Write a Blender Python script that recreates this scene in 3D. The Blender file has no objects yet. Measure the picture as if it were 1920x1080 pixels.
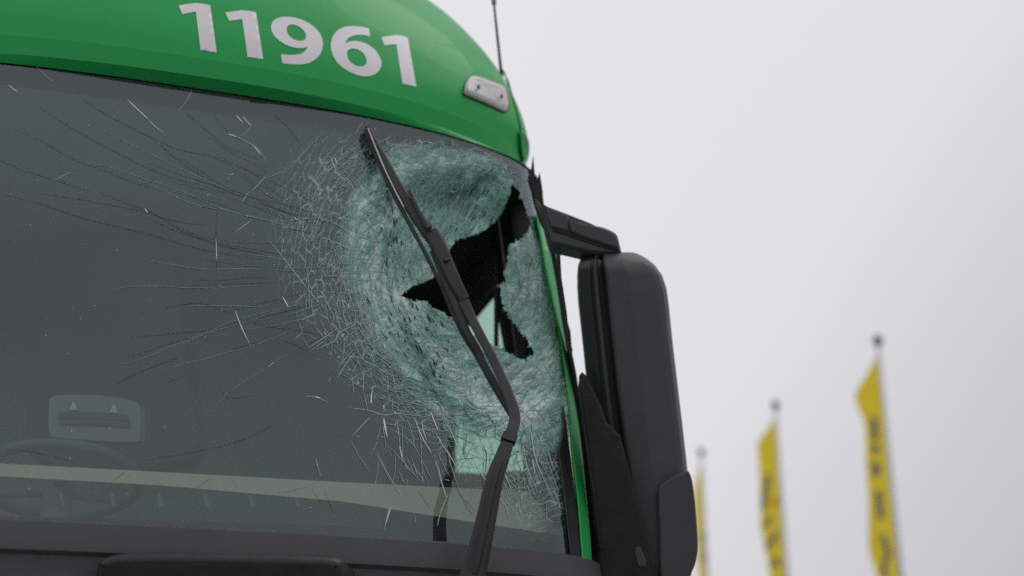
import bpy, bmesh, math, random
import numpy as np
from mathutils import Vector
from mathutils.geometry import delaunay_2d_cdt

rng = np.random.default_rng(11961)
random.seed(11961)
SC = bpy.context.scene
COL = SC.collection

# ------------------------------------------------------------------ camera
FPX, TH, PS = 2423.37, 0.33662, 0.328220
C0 = np.array([-0.23488, -3.33455, 1.13336])
Fv = np.array([math.sin(PS)*math.cos(TH), math.cos(PS)*math.cos(TH), math.sin(TH)])
Rv = np.array([math.cos(PS), -math.sin(PS), 0.0])
Uv = np.cross(Rv, Fv)
cam = bpy.data.cameras.new('camera')
cam.sensor_width = 36.0
cam.lens = 36.0*FPX/1920.0
cam.clip_end = 2000.0
cam.dof.use_dof = True
cam.dof.focus_distance = 3.55
cam.dof.aperture_fstop = 1.2
camo = bpy.data.objects.new('camera', cam)
COL.objects.link(camo)
camo.location = C0
camo.rotation_euler = Vector(Fv).to_track_quat('-Z', 'Y').to_euler()
SC.camera = camo

# ------------------------------------------------------------------ world, sun, exposure
SUN_EL, SUN_AZ = math.radians(64), math.radians(80)      # azimuth clockwise from +Y
w = bpy.data.worlds.new("World"); SC.world = w; w.use_nodes = True
nt = w.node_tree; nt.nodes.clear()
def N(t, kind, **kw):
    n = t.nodes.new(kind)
    for k, v in kw.items(): setattr(n, k, v)
    return n
out = N(nt, 'ShaderNodeOutputWorld')
sky = N(nt, 'ShaderNodeTexSky', sky_type='NISHITA', sun_disc=False)
sky.sun_elevation = SUN_EL; sky.sun_rotation = SUN_AZ
sky.air_density = 1.0; sky.dust_density = 6.0
bg1 = N(nt, 'ShaderNodeBackground'); bg1.inputs['Strength'].default_value = 0.05
nt.links.new(sky.outputs[0], bg1.inputs['Color'])
tc = N(nt, 'ShaderNodeTexCoord')
dot = N(nt, 'ShaderNodeVectorMath', operation='DOT_PRODUCT')
dot.inputs[1].default_value = tuple(np.array([0.93, 0.10, -0.36]))   # cloud thins to the front, thicker low in the east
nt.links.new(tc.outputs['Generated'], dot.inputs[0])
cn = N(nt, 'ShaderNodeTexNoise'); cn.inputs['Scale'].default_value = 3.0; cn.inputs['Detail'].default_value = 4
nt.links.new(tc.outputs['Generated'], cn.inputs['Vector'])
mx = N(nt, 'ShaderNodeMath', operation='MULTIPLY_ADD'); mx.inputs[1].default_value = 0.05
nt.links.new(cn.outputs[0], mx.inputs[0]); nt.links.new(dot.outputs['Value'], mx.inputs[2])
cr = N(nt, 'ShaderNodeValToRGB')
e = cr.color_ramp.elements
e[0].position = 0.18; e[0].color = (0.825, 0.812, 0.84, 1)
e[1].position = 0.70; e[1].color = (0.52, 0.515, 0.54, 1)
for p_, c_ in ((.45, (.78, .77, .80, 1)), (.53, (.69, .685, .72, 1)), (.59, (.63, .625, .665, 1))):
    m_ = e.new(p_); m_.color = c_
nt.links.new(mx.outputs[0], cr.inputs[0])
bg2 = N(nt, 'ShaderNodeBackground'); bg2.inputs['Strength'].default_value = 1.0
nt.links.new(cr.outputs[0], bg2.inputs['Color'])
mixw = N(nt, 'ShaderNodeMixShader'); mixw.inputs[0].default_value = 0.95
nt.links.new(bg1.outputs[0], mixw.inputs[1]); nt.links.new(bg2.outputs[0], mixw.inputs[2])
nt.links.new(mixw.outputs[0], out.inputs['Surface'])
sun = bpy.data.lights.new('sun', 'SUN'); sun.energy = 0.6; sun.angle = math.radians(25); sun.color = (1.0, 0.97, 0.93)
suno = bpy.data.objects.new('sun', sun); COL.objects.link(suno)
sd = Vector((math.sin(SUN_AZ)*math.cos(SUN_EL), math.cos(SUN_AZ)*math.cos(SUN_EL), math.sin(SUN_EL)))
suno.rotation_euler = sd.to_track_quat('Z', 'Y').to_euler(); suno.location = (0, 0, 30)
SC.view_settings.view_transform = 'Standard'; SC.view_settings.look = 'None'
SC.view_settings.exposure = 0.0; SC.view_settings.gamma = 1.0
SC.cycles.use_denoising = False
SC.cycles.max_bounces = 10; SC.cycles.transparent_max_bounces = 24

# ------------------------------------------------------------------ pixel / surface maths
def rays(px):
    px = np.atleast_2d(np.asarray(px, float))
    u = (px[:, 0]-960)/FPX; v = -(px[:, 1]-540)/FPX
    return Fv + u[:, None]*Rv + v[:, None]*Uv
def at_depth(px, d):
    return C0 + np.asarray(d, float).reshape(-1, 1)*rays(px)
def proj(P):
    d = P - C0; dep = d@Fv
    return np.stack([960+FPX*(d@Rv)/dep, 540-FPX*(d@Uv)/dep], -1)
def ray_plane(px, p0, n):
    D = rays(px); n = np.asarray(n, float); t = ((np.asarray(p0)-C0)@n)/(D@n)
    return C0 + t[:, None]*D
def plan(phi, a, dep, n):
    s, c = np.sin(phi), np.cos(phi)
    return a*np.sign(s)*np.abs(s)**(2/n), dep*(1-np.abs(c)**(2/n))
ZB, ZT, A0, A1, DEP, NN, RAKE = 1.62, 2.96809, 1.30707, 1.21217, 0.510811, 2.73765, 0.163076
def ws(q):                       # q = (phi, z) -> point of the windscreen's smooth surface
    phi, z = q[:, 0], q[:, 1]
    a = A0 + (A1-A0)*(z-ZB)/(ZT-ZB)
    x, y = plan(phi, a, DEP, NN)
    return np.stack([x, y+(z-ZB)*math.tan(RAKE), z], -1)
BT = (ZT-ZB)*math.tan(RAKE)
SECS = np.array([(-.004,-.005),(.018,-.040),(.075,-.046),(.16,-.033),(.25,-.007),(.35,.03),(.47,.09),(.60,.17),(.72,.26),(.83,.37),(.92,.5),(.99,.68),(1.03,.9)])
SEC_A = np.array([1.214, 1.175, 1.1705, 1.1932, 1.1872, 1.1665, 1.1303, 1.0754, 1.0068, 0.9009, 0.7524, 0.5617, 0.3287])
SEC_D = np.array([.51]+[.58]*12); SEC_N = np.array([2.74]+[2.4]*12)
def knot(T, K):
    T = np.clip(T, 0, len(K)-1); i = np.clip(np.floor(T).astype(int), 0, len(K)-2); u = T-i
    g = lambda j: K[np.clip(j, 0, len(K)-1)]
    p0, p1, p2, p3 = g(i-1), g(i), g(i+1), g(i+2)
    sm = .5*((2*p1)+(-p0+p2)*u+(2*p0-5*p1+4*p2-p3)*u*u+(-p0+3*p1-3*p2+p3)*u**3)
    p0 = np.where(i == 2, 2*p1-p2, p0)
    sm2 = .5*((2*p1)+(-p0+p2)*u+(2*p0-5*p1+4*p2-p3)*u*u+(-p0+3*p1-3*p2+p3)*u**3)
    return np.where(i < 2, p1+(p2-p1)*u, np.where(i == 2, sm2, sm))
def dome(q):                     # q = (phi, T)
    phi, T = q[:, 0], q[:, 1]
    x, y = plan(phi, knot(T, SEC_A), knot(T, SEC_D), knot(T, SEC_N))
    return np.stack([x, y+knot(T, SECS[:, 1])+BT, ZT+knot(T, SECS[:, 0])], -1)
def normals(f, q):
    e = 1e-4
    d1 = f(q+[e, 0])-f(q-[e, 0]); d2 = f(q+[0, e])-f(q-[0, e])
    n = np.cross(d1, d2); n /= np.linalg.norm(n, axis=1, keepdims=True)+1e-12
    return n                     # outward: phi to +x, second up
class Surf:
    def __init__(s, f, p0, p1, v0, v1):
        s.f = f; s.b = (p0, p1, v0, v1)
        P, V = np.meshgrid(np.linspace(p0, p1, 80), np.linspace(v0, v1, 60))
        s.q = np.stack([P.ravel(), V.ravel()], -1)
        pt = f(s.q); n = normals(f, s.q)
        s.ok = ((pt-C0)*n).sum(1) < 0
        s.q = s.q[s.ok]; s.px = proj(pt[s.ok])
    def solve(s, px, off=0.0):
        px = np.atleast_2d(np.asarray(px, float)); off = np.broadcast_to(np.asarray(off, float), (len(px),))
        q = np.empty_like(px)
        for k in range(0, len(px), 2000):
            d = ((px[k:k+2000, None, :]-s.px[None])**2).sum(-1); q[k:k+2000] = s.q[d.argmin(1)]
        g = lambda q: s.f(q)+normals(s.f, q)*off[:, None]
        lo = np.array([s.b[0], s.b[2]]); hi = np.array([s.b[1], s.b[3]])
        for it in range(9):
            r = px-proj(g(q)); h = 1e-4
            j1 = (proj(g(q+[h, 0]))-proj(g(q-[h, 0])))/(2*h); j2 = (proj(g(q+[0, h]))-proj(g(q-[0, h])))/(2*h)
            det = j1[:, 0]*j2[:, 1]-j1[:, 1]*j2[:, 0]; det = np.where(abs(det) < 1e-3, 1e-3, det)
            dq = np.stack([(r[:, 0]*j2[:, 1]-r[:, 1]*j2[:, 0])/det, (j1[:, 0]*r[:, 1]-j1[:, 1]*r[:, 0])/det], -1)
            q = np.clip(q+np.clip(dq, -.12, .12), lo, hi)
        return q, g(q)
    def pts(s, px, off=0.0):     # points of the surface; beyond its outline the ray keeps the outline's depth
        q, P = s.solve(px, off)
        bad = np.linalg.norm(proj(P)-px, axis=1) > 0.8
        if bad.any():
            P = P.copy(); d = (P[bad]-C0)@Fv
            P[bad] = at_depth(np.asarray(px, float)[bad], d)
        return P
WS = Surf(ws, -1.3, 1.42, 1.35, 3.08)
DM = Surf(dome, -1.3, 1.50, 0.0, 12.0)
VIEW = np.array([math.sin(PS), math.cos(PS), 0.0])

# depth of the windscreen along each pixel ray, tabulated once
TX = np.arange(-700, 1161, 12.0); TY = np.arange(-60, 1241, 12.0)
_gx, _gy = np.meshgrid(TX, TY); _g = np.stack([_gx.ravel(), _gy.ravel()], -1)
TD = ((WS.pts(_g)-C0)@Fv).reshape(len(TY), len(TX))
def wsf(px):
    px = np.asarray(px, float)
    u = np.clip((px[:, 0]-TX[0])/12, 0, len(TX)-1.001); v = np.clip((px[:, 1]-TY[0])/12, 0, len(TY)-1.001)
    i = u.astype(int); j = v.astype(int); u = u-i; v = v-j
    d = TD[j, i]*(1-u)*(1-v)+TD[j, i+1]*u*(1-v)+TD[j+1, i]*(1-u)*v+TD[j+1, i+1]*u*v
    return at_depth(px, d)

def seg_dist(p, poly, closed=True):
    p = np.asarray(p, float); poly = np.asarray(poly, float)
    b = np.roll(poly, -1, 0) if closed else poly[1:]; a = poly if closed else poly[:-1]
    best = np.full(len(p), 1e9)
    for s, t in zip(a, b):
        d = t-s; u = np.clip(((p-s)@d)/(d@d+1e-9), 0, 1)
        best = np.minimum(best, np.linalg.norm(p-(s+u[:, None]*d), axis=1))
    return best
def inside(p, poly):
    p = np.asarray(p, float); poly = np.asarray(poly, float); r = np.zeros(len(p), bool)
    a = poly; b = np.roll(poly, -1, 0)
    for (x1, y1), (x2, y2) in zip(a, b):
        c = (y1 > p[:, 1]) != (y2 > p[:, 1])
        xi = (x2-x1)*(p[:, 1]-y1)/((y2-y1) if abs(y2-y1) > 1e-12 else 1e-12)+x1
        r ^= c & (p[:, 0] < xi)
    return r
def sdist(p, poly): return np.where(inside(p, poly), 1, -1)*seg_dist(p, poly)
def sstep(x, a, b):
    t = np.clip((x-a)/(b-a), 0, 1); return t*t*(3-2*t)
def resample(poly, step, closed=True):
    poly = np.asarray(poly, float); o = []
    n = len(poly)
    for i in range(n if closed else n-1):
        a, b = poly[i], poly[(i+1) % n]; k = max(1, int(round(np.linalg.norm(b-a)/step)))
        o += [a+(b-a)*j/k for j in range(k)]
    if not closed: o.append(poly[-1])
    return np.array(o)
def smooth_curve(pts, sub=6, closed=False):
    pts = np.asarray(pts, float); n = len(pts); o = []
    for i in range(n if closed else n-1):
        g = (lambda j: pts[j % n]) if closed else (lambda j: pts[min(max(j, 0), n-1)])
        p0, p1, p2, p3 = g(i-1), g(i), g(i+1), g(i+2)
        for k in range(sub):
            u = k/sub
            o.append(.5*((2*p1)+(-p0+p2)*u+(2*p0-5*p1+4*p2-p3)*u*u+(-p0+3*p1-3*p2+p3)*u**3))
    if not closed: o.append(pts[-1])
    return np.array(o)

# ------------------------------------------------------------------ object helpers
def link(name, verts, faces, mat, parent=None, smooth=True, mats=None, fmat=None):
    me = bpy.data.meshes.new(name)
    me.from_pydata([tuple(map(float, v)) for v in verts], [], [tuple(map(int, f)) for f in faces])
    for m in (mats or [mat]): me.materials.append(m)
    if fmat is not None: me.polygons.foreach_set('material_index', np.asarray(fmat, dtype=np.int32))
    if smooth is not None: me.polygons.foreach_set('use_smooth', np.full(len(me.polygons), bool(smooth)))
    me.update()
    o = bpy.data.objects.new(name, me); COL.objects.link(o)
    if parent is not None: o.parent = parent
    return o
def thing(name, label, cat, loc=(0, 0, 0), group=None):
    o = bpy.data.objects.new(name, None); COL.objects.link(o); o.location = loc
    o['label'] = label; o['category'] = cat
    if group: o['group'] = group
    return o
def bevel(o, wdt, seg=2, ang=35):
    b = o.modifiers.new('bevel', 'BEVEL'); b.width = wdt; b.segments = seg; b.limit_method = 'ANGLE'; b.angle_limit = math.radians(ang)
    return o
def cdt(outer, holes=(), step=20, extra=None, jit=.25):
    outer = resample(outer, step); hs = [resample(h, min(step, 4) if len(h) > 20 else step) for h in holes]
    lo, hi = outer.min(0), outer.max(0)
    if extra is None:
        gx, gy = np.meshgrid(np.arange(lo[0], hi[0], step), np.arange(lo[1], hi[1], step))
        g = np.stack([gx.ravel(), gy.ravel()], -1); g = g+rng.uniform(-jit, jit, g.shape)*step
        tol = np.full(len(g), step*.5)
    else: g, tol = extra
    ok = inside(g, outer) & (seg_dist(g, outer) > tol)
    for h in hs: ok &= ~inside(g, h) & (seg_dist(g, h) > np.minimum(tol, 3))
    V = [outer]+hs+[g[ok]]; E = []; k = 0
    for L in [outer]+hs:
        E += [(k+i, k+(i+1) % len(L)) for i in range(len(L))]; k += len(L)
    V = np.concatenate(V)
    vo, _, fo, *_ = delaunay_2d_cdt([Vector(v) for v in V], E, [], 0, 1e-4)
    vo = np.array([tuple(v) for v in vo]); fo = np.array([f for f in fo])
    c = vo[fo].mean(1); k = inside(c, outer)
    for h in hs: k &= ~inside(c, h)
    fo = fo[k]
    return vo, fo
def patch(name, outer, mat, fn, parent, holes=(), step=20, thick=0.0, tdir=None):
    """a sheet following a surface, with a real thickness"""
    v, f = cdt(outer, holes, step)
    P = fn(v)
    e1 = P[f[:, 1]]-P[f[:, 0]]; e2 = P[f[:, 2]]-P[f[:, 0]]; n = np.cross(e1, e2)
    flip = (n*(P[f[:, 0]]-C0)).sum(1) > 0; f[flip] = f[flip][:, ::-1]
    if thick:
        d = VIEW if tdir is None else np.asarray(tdir)
        Q = P+d*thick; m = len(P)
        edges = {}
        for t in f:
            for i in range(3): edges[(t[i], t[(i+1) % 3])] = 1
        F = [tuple(t) for t in f]+[tuple(t[::-1]+m) for t in f]
        for (a, b) in edges:
            if (b, a) not in edges: F.append((b, a, a+m, b+m))
        o = link(name, np.concatenate([P, Q]), F, mat, parent, smooth=False)
        return o
    return link(name, P, f, mat, parent)
def solid(name, outline, fn, thick, mat, parent, rings=((0, .006), (5, 0.0)), step=None, tdir=None, smooth=True):
    """traced outline -> solid: rings = (inset px, setback m) from the rim to the front face, extruded back by thick"""
    o = np.asarray(outline, float)
    if step: o = resample(o, step)
    area = 0.5*np.sum(o[:, 0]*np.roll(o[:, 1], -1)-np.roll(o[:, 0], -1)*o[:, 1])
    if area < 0: o = o[::-1]
    t1 = o-np.roll(o, 1, 0); t2 = np.roll(o, -1, 0)-o
    n1 = np.stack([-t1[:, 1], t1[:, 0]], -1); n2 = np.stack([-t2[:, 1], t2[:, 0]], -1)
    n1 /= np.linalg.norm(n1, axis=1, keepdims=True)+1e-9; n2 /= np.linalg.norm(n2, axis=1, keepdims=True)+1e-9
    n = n1+n2; L = (n*n).sum(1, keepdims=True); n = 2*n/np.maximum(L, .8)
    d = VIEW if tdir is None else np.asarray(tdir)
    base = fn(o); V = [base+d*thick]
    for ins, back in rings: V.append(fn(o+n*ins)+d*back)
    m = len(o)
    def capf(p2):
        vo, _, fo, orig, *_ = delaunay_2d_cdt([Vector(v) for v in p2], [(i, (i+1) % m) for i in range(m)], [], 0, 1e-6)
        if len(vo) != m: return [tuple(range(m))]
        mp = [orig[i][0] for i in range(m)]; vo = np.array([tuple(v) for v in vo]); r = []
        for f in fo:
            if inside(vo[list(f)].mean(0)[None], p2)[0]: r.append(tuple(mp[i] for i in f))
        return r
    c0 = capf(o); c1 = capf(o+n*rings[-1][0])
    F = [tuple(f) for f in c0]; nk = len(F)
    for k in range(len(V)-1):
        for i in range(m):
            j = (i+1) % m; F.append((k*m+j, k*m+i, (k+1)*m+i, (k+1)*m+j))
    ns = len(F); F += [tuple(i+(len(V)-1)*m for i in f[::-1]) for f in c1]
    ob = link(name, np.concatenate(V), F, mat, parent, smooth=smooth)
    for i_, p_ in enumerate(ob.data.polygons):
        if i_ < nk or i_ >= ns: p_.use_smooth = thick == 0.0
    bm = bmesh.new(); bm.from_mesh(ob.data); bmesh.ops.recalc_face_normals(bm, faces=bm.faces); bm.to_mesh(ob.data); bm.free()
    return ob
def sweep(name, pts, wid, hei, mat, parent, normal=None, ch=.3, smooth=False):
    """bar along 3-D points with a chamfered rectangular section; wid and hei per point (m)"""
    P = np.asarray(pts, float); n = len(P)
    wid = np.broadcast_to(np.asarray(wid, float), (n,)); hei = np.broadcast_to(np.asarray(hei, float), (n,))
    T = np.gradient(P, axis=0); T /= np.linalg.norm(T, axis=1, keepdims=True)
    nr = np.broadcast_to(np.asarray(normal if normal is not None else -VIEW, float), (n, 3))
    S = np.cross(T, nr); S /= np.linalg.norm(S, axis=1, keepdims=True); Nn = np.cross(S, T)
    c = 1-ch
    sec = [(1, -c), (1, c), (c, 1), (-c, 1), (-1, c), (-1, -c), (-c, -1), (c, -1)]
    V = []; F = []
    for i in range(n):
        for sx, sy in sec: V.append(P[i]+S[i]*sx*wid[i]/2+Nn[i]*sy*hei[i]/2)
    k = len(sec)
    for i in range(n-1):
        for j in range(k): F.append((i*k+j, i*k+(j+1) % k, (i+1)*k+(j+1) % k, (i+1)*k+j))
    F.append(tuple(range(k-1, -1, -1))); F.append(tuple((n-1)*k+j for j in range(k)))
    o = link(name, V, F, mat, parent, smooth=smooth)
    bm = bmesh.new(); bm.from_mesh(o.data); bmesh.ops.recalc_face_normals(bm, faces=bm.faces); bm.to_mesh(o.data); bm.free()
    return o
def tube(name, pts, rad, mat, parent, seg=12):
    P = np.asarray(pts, float); n = len(P); rad = np.broadcast_to(np.asarray(rad, float), (n,))
    T = np.gradient(P, axis=0); T /= np.linalg.norm(T, axis=1, keepdims=True)
    ref = np.array([0.123, -.98, .1]); S = np.cross(T, ref); S /= np.linalg.norm(S, axis=1, keepdims=True); Q = np.cross(S, T)
    V = []; F = []
    for i in range(n):
        for j in range(seg):
            a = 2*math.pi*j/seg; V.append(P[i]+rad[i]*(math.cos(a)*S[i]+math.sin(a)*Q[i]))
    for i in range(n-1):
        for j in range(seg): F.append((i*seg+j, i*seg+(j+1) % seg, (i+1)*seg+(j+1) % seg, (i+1)*seg+j))
    F.append(tuple(range(seg-1, -1, -1))); F.append(tuple((n-1)*seg+j for j in range(seg)))
    return link(name, V, F, mat, parent)
def box(name, c, s, mat, parent, bev=0.0):
    x, y, z = np.array(s)/2.0; c = np.asarray(c, float)
    V = [c+[a*x, b*y, d*z] for a in (-1, 1) for b in (-1, 1) for d in (-1, 1)]
    F = [(0, 1, 3, 2), (4, 6, 7, 5), (0, 4, 5, 1), (2, 3, 7, 6), (0, 2, 6, 4), (1, 5, 7, 3)]
    o = link(name, V, F, mat, parent, smooth=False)
    if bev: bevel(o, bev)
    return o

# ------------------------------------------------------------------ materials
def two_sided_ior(t, fr, ior):
    # the Fresnel node inverts its index on back faces; undo that for thin panes
    g = N(t, 'ShaderNodeNewGeometry'); mr = N(t, 'ShaderNodeMapRange')
    mr.inputs[3].default_value = ior; mr.inputs[4].default_value = 1.0/ior
    t.links.new(g.outputs['Backfacing'], mr.inputs[0]); t.links.new(mr.outputs[0], fr.inputs[0])
def mat(name, col, rough=.5, metal=0.0, coat=0.0, spec=.5, var=.12, scale=6.0, bump=0.0, bscale=120.0, rvar=.0):
    m = bpy.data.materials.new(name); m.use_nodes = True; t = m.node_tree
    b = t.nodes['Principled BSDF']
    b.inputs['Roughness'].default_value = rough; b.inputs['Metallic'].default_value = metal
    b.inputs['Coat Weight'].default_value = coat; b.inputs['Coat Roughness'].default_value = .06
    b.inputs['Specular IOR Level'].default_value = spec
    g = N(t, 'ShaderNodeNewGeometry')
    n = N(t, 'ShaderNodeTexNoise'); n.inputs['Scale'].default_value = scale; n.inputs['Detail'].default_value = 6
    n.inputs['Roughness'].default_value = .62
    t.links.new(g.outputs['Position'], n.inputs['Vector'])
    r = N(t, 'ShaderNodeValToRGB'); el = r.color_ramp.elements
    el[0].position = .3; el[1].position = .7
    c = np.array(col)
    el[0].color = (*np.clip(c*(1-var), 0, 1), 1); el[1].color = (*np.clip(c*(1+var), 0, 1), 1)
    t.links.new(n.outputs[0], r.inputs[0]); t.links.new(r.outputs[0], b.inputs['Base Color'])
    if rvar:
        mr = N(t, 'ShaderNodeMapRange'); mr.inputs[3].default_value = rough-rvar; mr.inputs[4].default_value = rough+rvar
        t.links.new(n.outputs[0], mr.inputs[0]); t.links.new(mr.outputs[0], b.inputs['Roughness'])
    if bump:
        n2 = N(t, 'ShaderNodeTexNoise'); n2.inputs['Scale'].default_value = bscale; n2.inputs['Detail'].default_value = 3
        t.links.new(g.outputs['Position'], n2.inputs['Vector'])
        bp = N(t, 'ShaderNodeBump'); bp.inputs['Strength'].default_value = bump; bp.inputs['Distance'].default_value = .004
        t.links.new(n2.outputs[0], bp.inputs['Height']); t.links.new(bp.outputs[0], b.inputs['Normal'])
    return m
M = {}
M['green'] = mat('green paint', (.009, .34, .072), .52, coat=.08, spec=.25, var=.07, scale=2.5, rvar=.05)
M['green_edge'] = mat('green paint strip', (.010, .36, .075), .5, coat=.1, var=.08)
M['white'] = mat('white vinyl', (.73, .72, .745), .45, var=.03)
M['plastic'] = mat('black textured plastic', (.072, .069, .074), .55, var=.07, scale=14, bump=.15, bscale=500, rvar=.08)
M['plastic_dark'] = mat('dark plastic', (.016, .015, .017), .5, var=.3, scale=20, bump=.2, bscale=90, rvar=.12)
M['cowl'] = mat('grey plastic cowl', (.062, .060, .064), .6, var=.09, scale=9, bump=.15, bscale=300)
M['rubber'] = mat('black rubber', (.014, .013, .014), .42, var=.3, scale=30, rvar=.1)
M['wiper'] = mat('wiper black plastic', (.019, .018, .020), .45, var=.2, scale=25, rvar=.08)
M['interior'] = mat('dark cab lining', (.11, .10, .112), .85, var=.3, scale=5)
M['interior_dark'] = mat('black cab trim', (.022, .020, .022), .85, var=.3)
M['lining'] = mat('pale cab lining', (.38, .49, .50), .85, var=.25, scale=1.2)
M['device'] = mat('grey device housing', (.10, .12, .12), .5, var=.08)
M['tick'] = mat('dull vent plastic', (.085, .10, .10), .6)
M['dash'] = mat('dashboard grey', (.07, .082, .082), .8, var=.2, scale=4)
M['cream'] = mat('cream panel', (.42, .37, .28), .6, var=.06, scale=3)
M['blind'] = mat('brown blind', (.11, .088, .072), .8, var=.2, scale=3)
M['pale'] = mat('pale grey plastic', (.34, .37, .36), .5, var=.08)
M['frit'] = mat('printed glass edge', (.017, .015, .017), 1.0, spec=.0, var=.15, scale=20)
M['lens'] = mat('clear lamp lens', (.54, .52, .51), .5, coat=.15, var=.08, scale=25)
M['metal'] = mat('brushed steel', (.5, .5, .5), .35, metal=1.0)
M['mirror_edge'] = mat('dark tinted rim', (.014, .024, .021), .25, var=.2, coat=.2)
M['asphalt'] = mat('asphalt', (.15, .15, .152), .9, var=.25, scale=8, bump=.4, bscale=160)
M['tyre'] = mat('tyre rubber', (.02, .02, .02), .8)
M['yellow'] = mat('yellow flag cloth', (.92, .73, .05), .8, var=.06, scale=1.5)
_t = M['yellow'].node_tree; _o = _t.nodes['Material Output']; _x = N(_t, 'ShaderNodeBsdfTranslucent'); _x.inputs[0].default_value = (.92, .73, .05, 1); _m = N(_t, 'ShaderNodeMixShader'); _m.inputs[0].default_value = .5
_t.links.new(_t.nodes['Principled BSDF'].outputs[0], _m.inputs[1]); _t.links.new(_x.outputs[0], _m.inputs[2]); _t.links.new(_m.outputs[0], _o.inputs['Surface'])
M['ink'] = mat('dark print', (.15, .15, .17), .8)
M['orange'] = mat('orange print', (.65, .17, .01), .8)
M['pole'] = mat('grey painted pole', (.60, .60, .63), .45, var=.04)
M['knob'] = mat('dark finial', (.03, .03, .04), .4)
M['seam'] = mat('dark green seam', (.006, .09, .025), .6)

def glass_material():
    m = bpy.data.materials.new('cracked windscreen glass'); m.use_nodes = True; t = m.node_tree; t.nodes.clear()
    L = t.links.new
    o = N(t, 'ShaderNodeOutputMaterial')
    g = N(t, 'ShaderNodeNewGeometry')
    tr = N(t, 'ShaderNodeBsdfTransparent'); tr.inputs[0].default_value = (.70, .82, .78, 1)
    gl = N(t, 'ShaderNodeBsdfGlossy'); gl.inputs['Roughness'].default_value = .015; gl.inputs[0].default_value = (.85, .98, 1, 1)
    fr = N(t, 'ShaderNodeFresnel'); two_sided_ior(t, fr, 1.52)
    fm = N(t, 'ShaderNodeMath', operation='MULTIPLY'); fm.inputs[1].default_value = 1.9; fm.use_clamp = True
    L(fr.outputs[0], fm.inputs[0])
    clean = N(t, 'ShaderNodeMixShader'); L(fm.outputs[0], clean.inputs[0]); L(tr.outputs[0], clean.inputs[1]); L(gl.outputs[0], clean.inputs[2])
    # thin road film, its broad patches standing in for soft reflections
    dn = N(t, 'ShaderNodeTexNoise'); dn.inputs['Scale'].default_value = 1.25; dn.inputs['Detail'].default_value = 7
    L(g.outputs['Position'], dn.inputs['Vector'])
    dm = N(t, 'ShaderNodeMapRange'); dm.inputs[1].default_value = .3; dm.inputs[2].default_value = .75; dm.inputs[3].default_value = .004; dm.inputs[4].default_value = .072
    L(dn.outputs[0], dm.inputs[0])
    dd = N(t, 'ShaderNodeBsdfDiffuse'); dd.inputs[0].default_value = (.37, .43, .44, 1)
    film = N(t, 'ShaderNodeMixShader'); L(dm.outputs[0], film.inputs[0]); L(clean.outputs[0], film.inputs[1]); L(dd.outputs[0], film.inputs[2])
    # crazing
    at = N(t, 'ShaderNodeAttribute', attribute_name='damage')
    ap = N(t, 'ShaderNodeAttribute', attribute_name='web')          # x along the rings, y across them (metres)
    wn = N(t, 'ShaderNodeTexNoise'); wn.inputs['Scale'].default_value = 14; wn.inputs['Detail'].default_value = 3
    L(g.outputs['Position'], wn.inputs['Vector'])
    wv = N(t, 'ShaderNodeVectorMath', operation='MULTIPLY_ADD'); wv.inputs[1].default_value = (.02, .02, .02)
    au = N(t, 'ShaderNodeAttribute', attribute_name='web_up'); az = N(t, 'ShaderNodeAttribute', attribute_name='zone')
    wu = N(t, 'ShaderNodeVectorMath', operation='MULTIPLY_ADD'); wu.inputs[1].default_value = (.02, .02, .02)
    L(wn.outputs['Color'], wu.inputs[0]); L(au.outputs['Vector'], wu.inputs[2])
    L(wn.outputs['Color'], wv.inputs[0]); L(ap.outputs['Vector'], wv.inputs[2])
    def vor(sx, sy, wdt):
        s = N(t, 'ShaderNodeVectorMath', operation='MULTIPLY'); s.inputs[1].default_value = (sx, sy, 0); L(wv.outputs[0], s.inputs[0])
        v = N(t, 'ShaderNodeTexVoronoi', feature='DISTANCE_TO_EDGE', voronoi_dimensions='2D'); v.inputs['Scale'].default_value = 1
        L(s.outputs[0], v.inputs['Vector'])
        r = N(t, 'ShaderNodeMapRange'); r.inputs[1].default_value = 0; r.inputs[2].default_value = wdt; r.inputs[3].default_value = 1; r.inputs[4].default_value = 0
        L(v.outputs['Distance'], r.inputs[0]); return r.outputs[0]
    v1 = vor(26, 60, .09); v2 = vor(85, 120, .17)
    mxv = N(t, 'ShaderNodeMath', operation='MAXIMUM'); L(v1, mxv.inputs[0]); L(v2, mxv.inputs[1])
    def fibre(vec):
        st = N(t, 'ShaderNodeVectorMath', operation='MULTIPLY'); st.inputs[1].default_value = (16, 130, 0); L(vec, st.inputs[0])
        n = N(t, 'ShaderNodeTexNoise'); n.inputs['Scale'].default_value = 1; n.inputs['Detail'].default_value = 6; n.inputs['Roughness'].default_value = .7
        L(st.outputs[0], n.inputs['Vector']); return n.outputs[0]
    fib = N(t, 'ShaderNodeMix', data_type='FLOAT')
    L(az.outputs['Fac'], fib.inputs[0]); L(fibre(wv.outputs[0]), fib.inputs[2]); L(fibre(wu.outputs[0]), fib.inputs[3])
    gr = N(t, 'ShaderNodeTexNoise'); gr.inputs['Scale'].default_value = 150; gr.inputs['Detail'].default_value = 4; gr.inputs['Roughness'].default_value = .75
    L(g.outputs['Position'], gr.inputs['Vector'])
    pa = N(t, 'ShaderNodeTexNoise'); pa.inputs['Scale'].default_value = 9; pa.inputs['Detail'].default_value = 4
    L(g.outputs['Position'], pa.inputs['Vector'])
    def mad(a, b, c):
        n = N(t, 'ShaderNodeMath', operation='MULTIPLY_ADD')
        for i, x in enumerate((a, b, c)):
            if isinstance(x, (int, float)): n.inputs[i].default_value = x
            else: L(x, n.inputs[i])
        return n.outputs[0]
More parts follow.
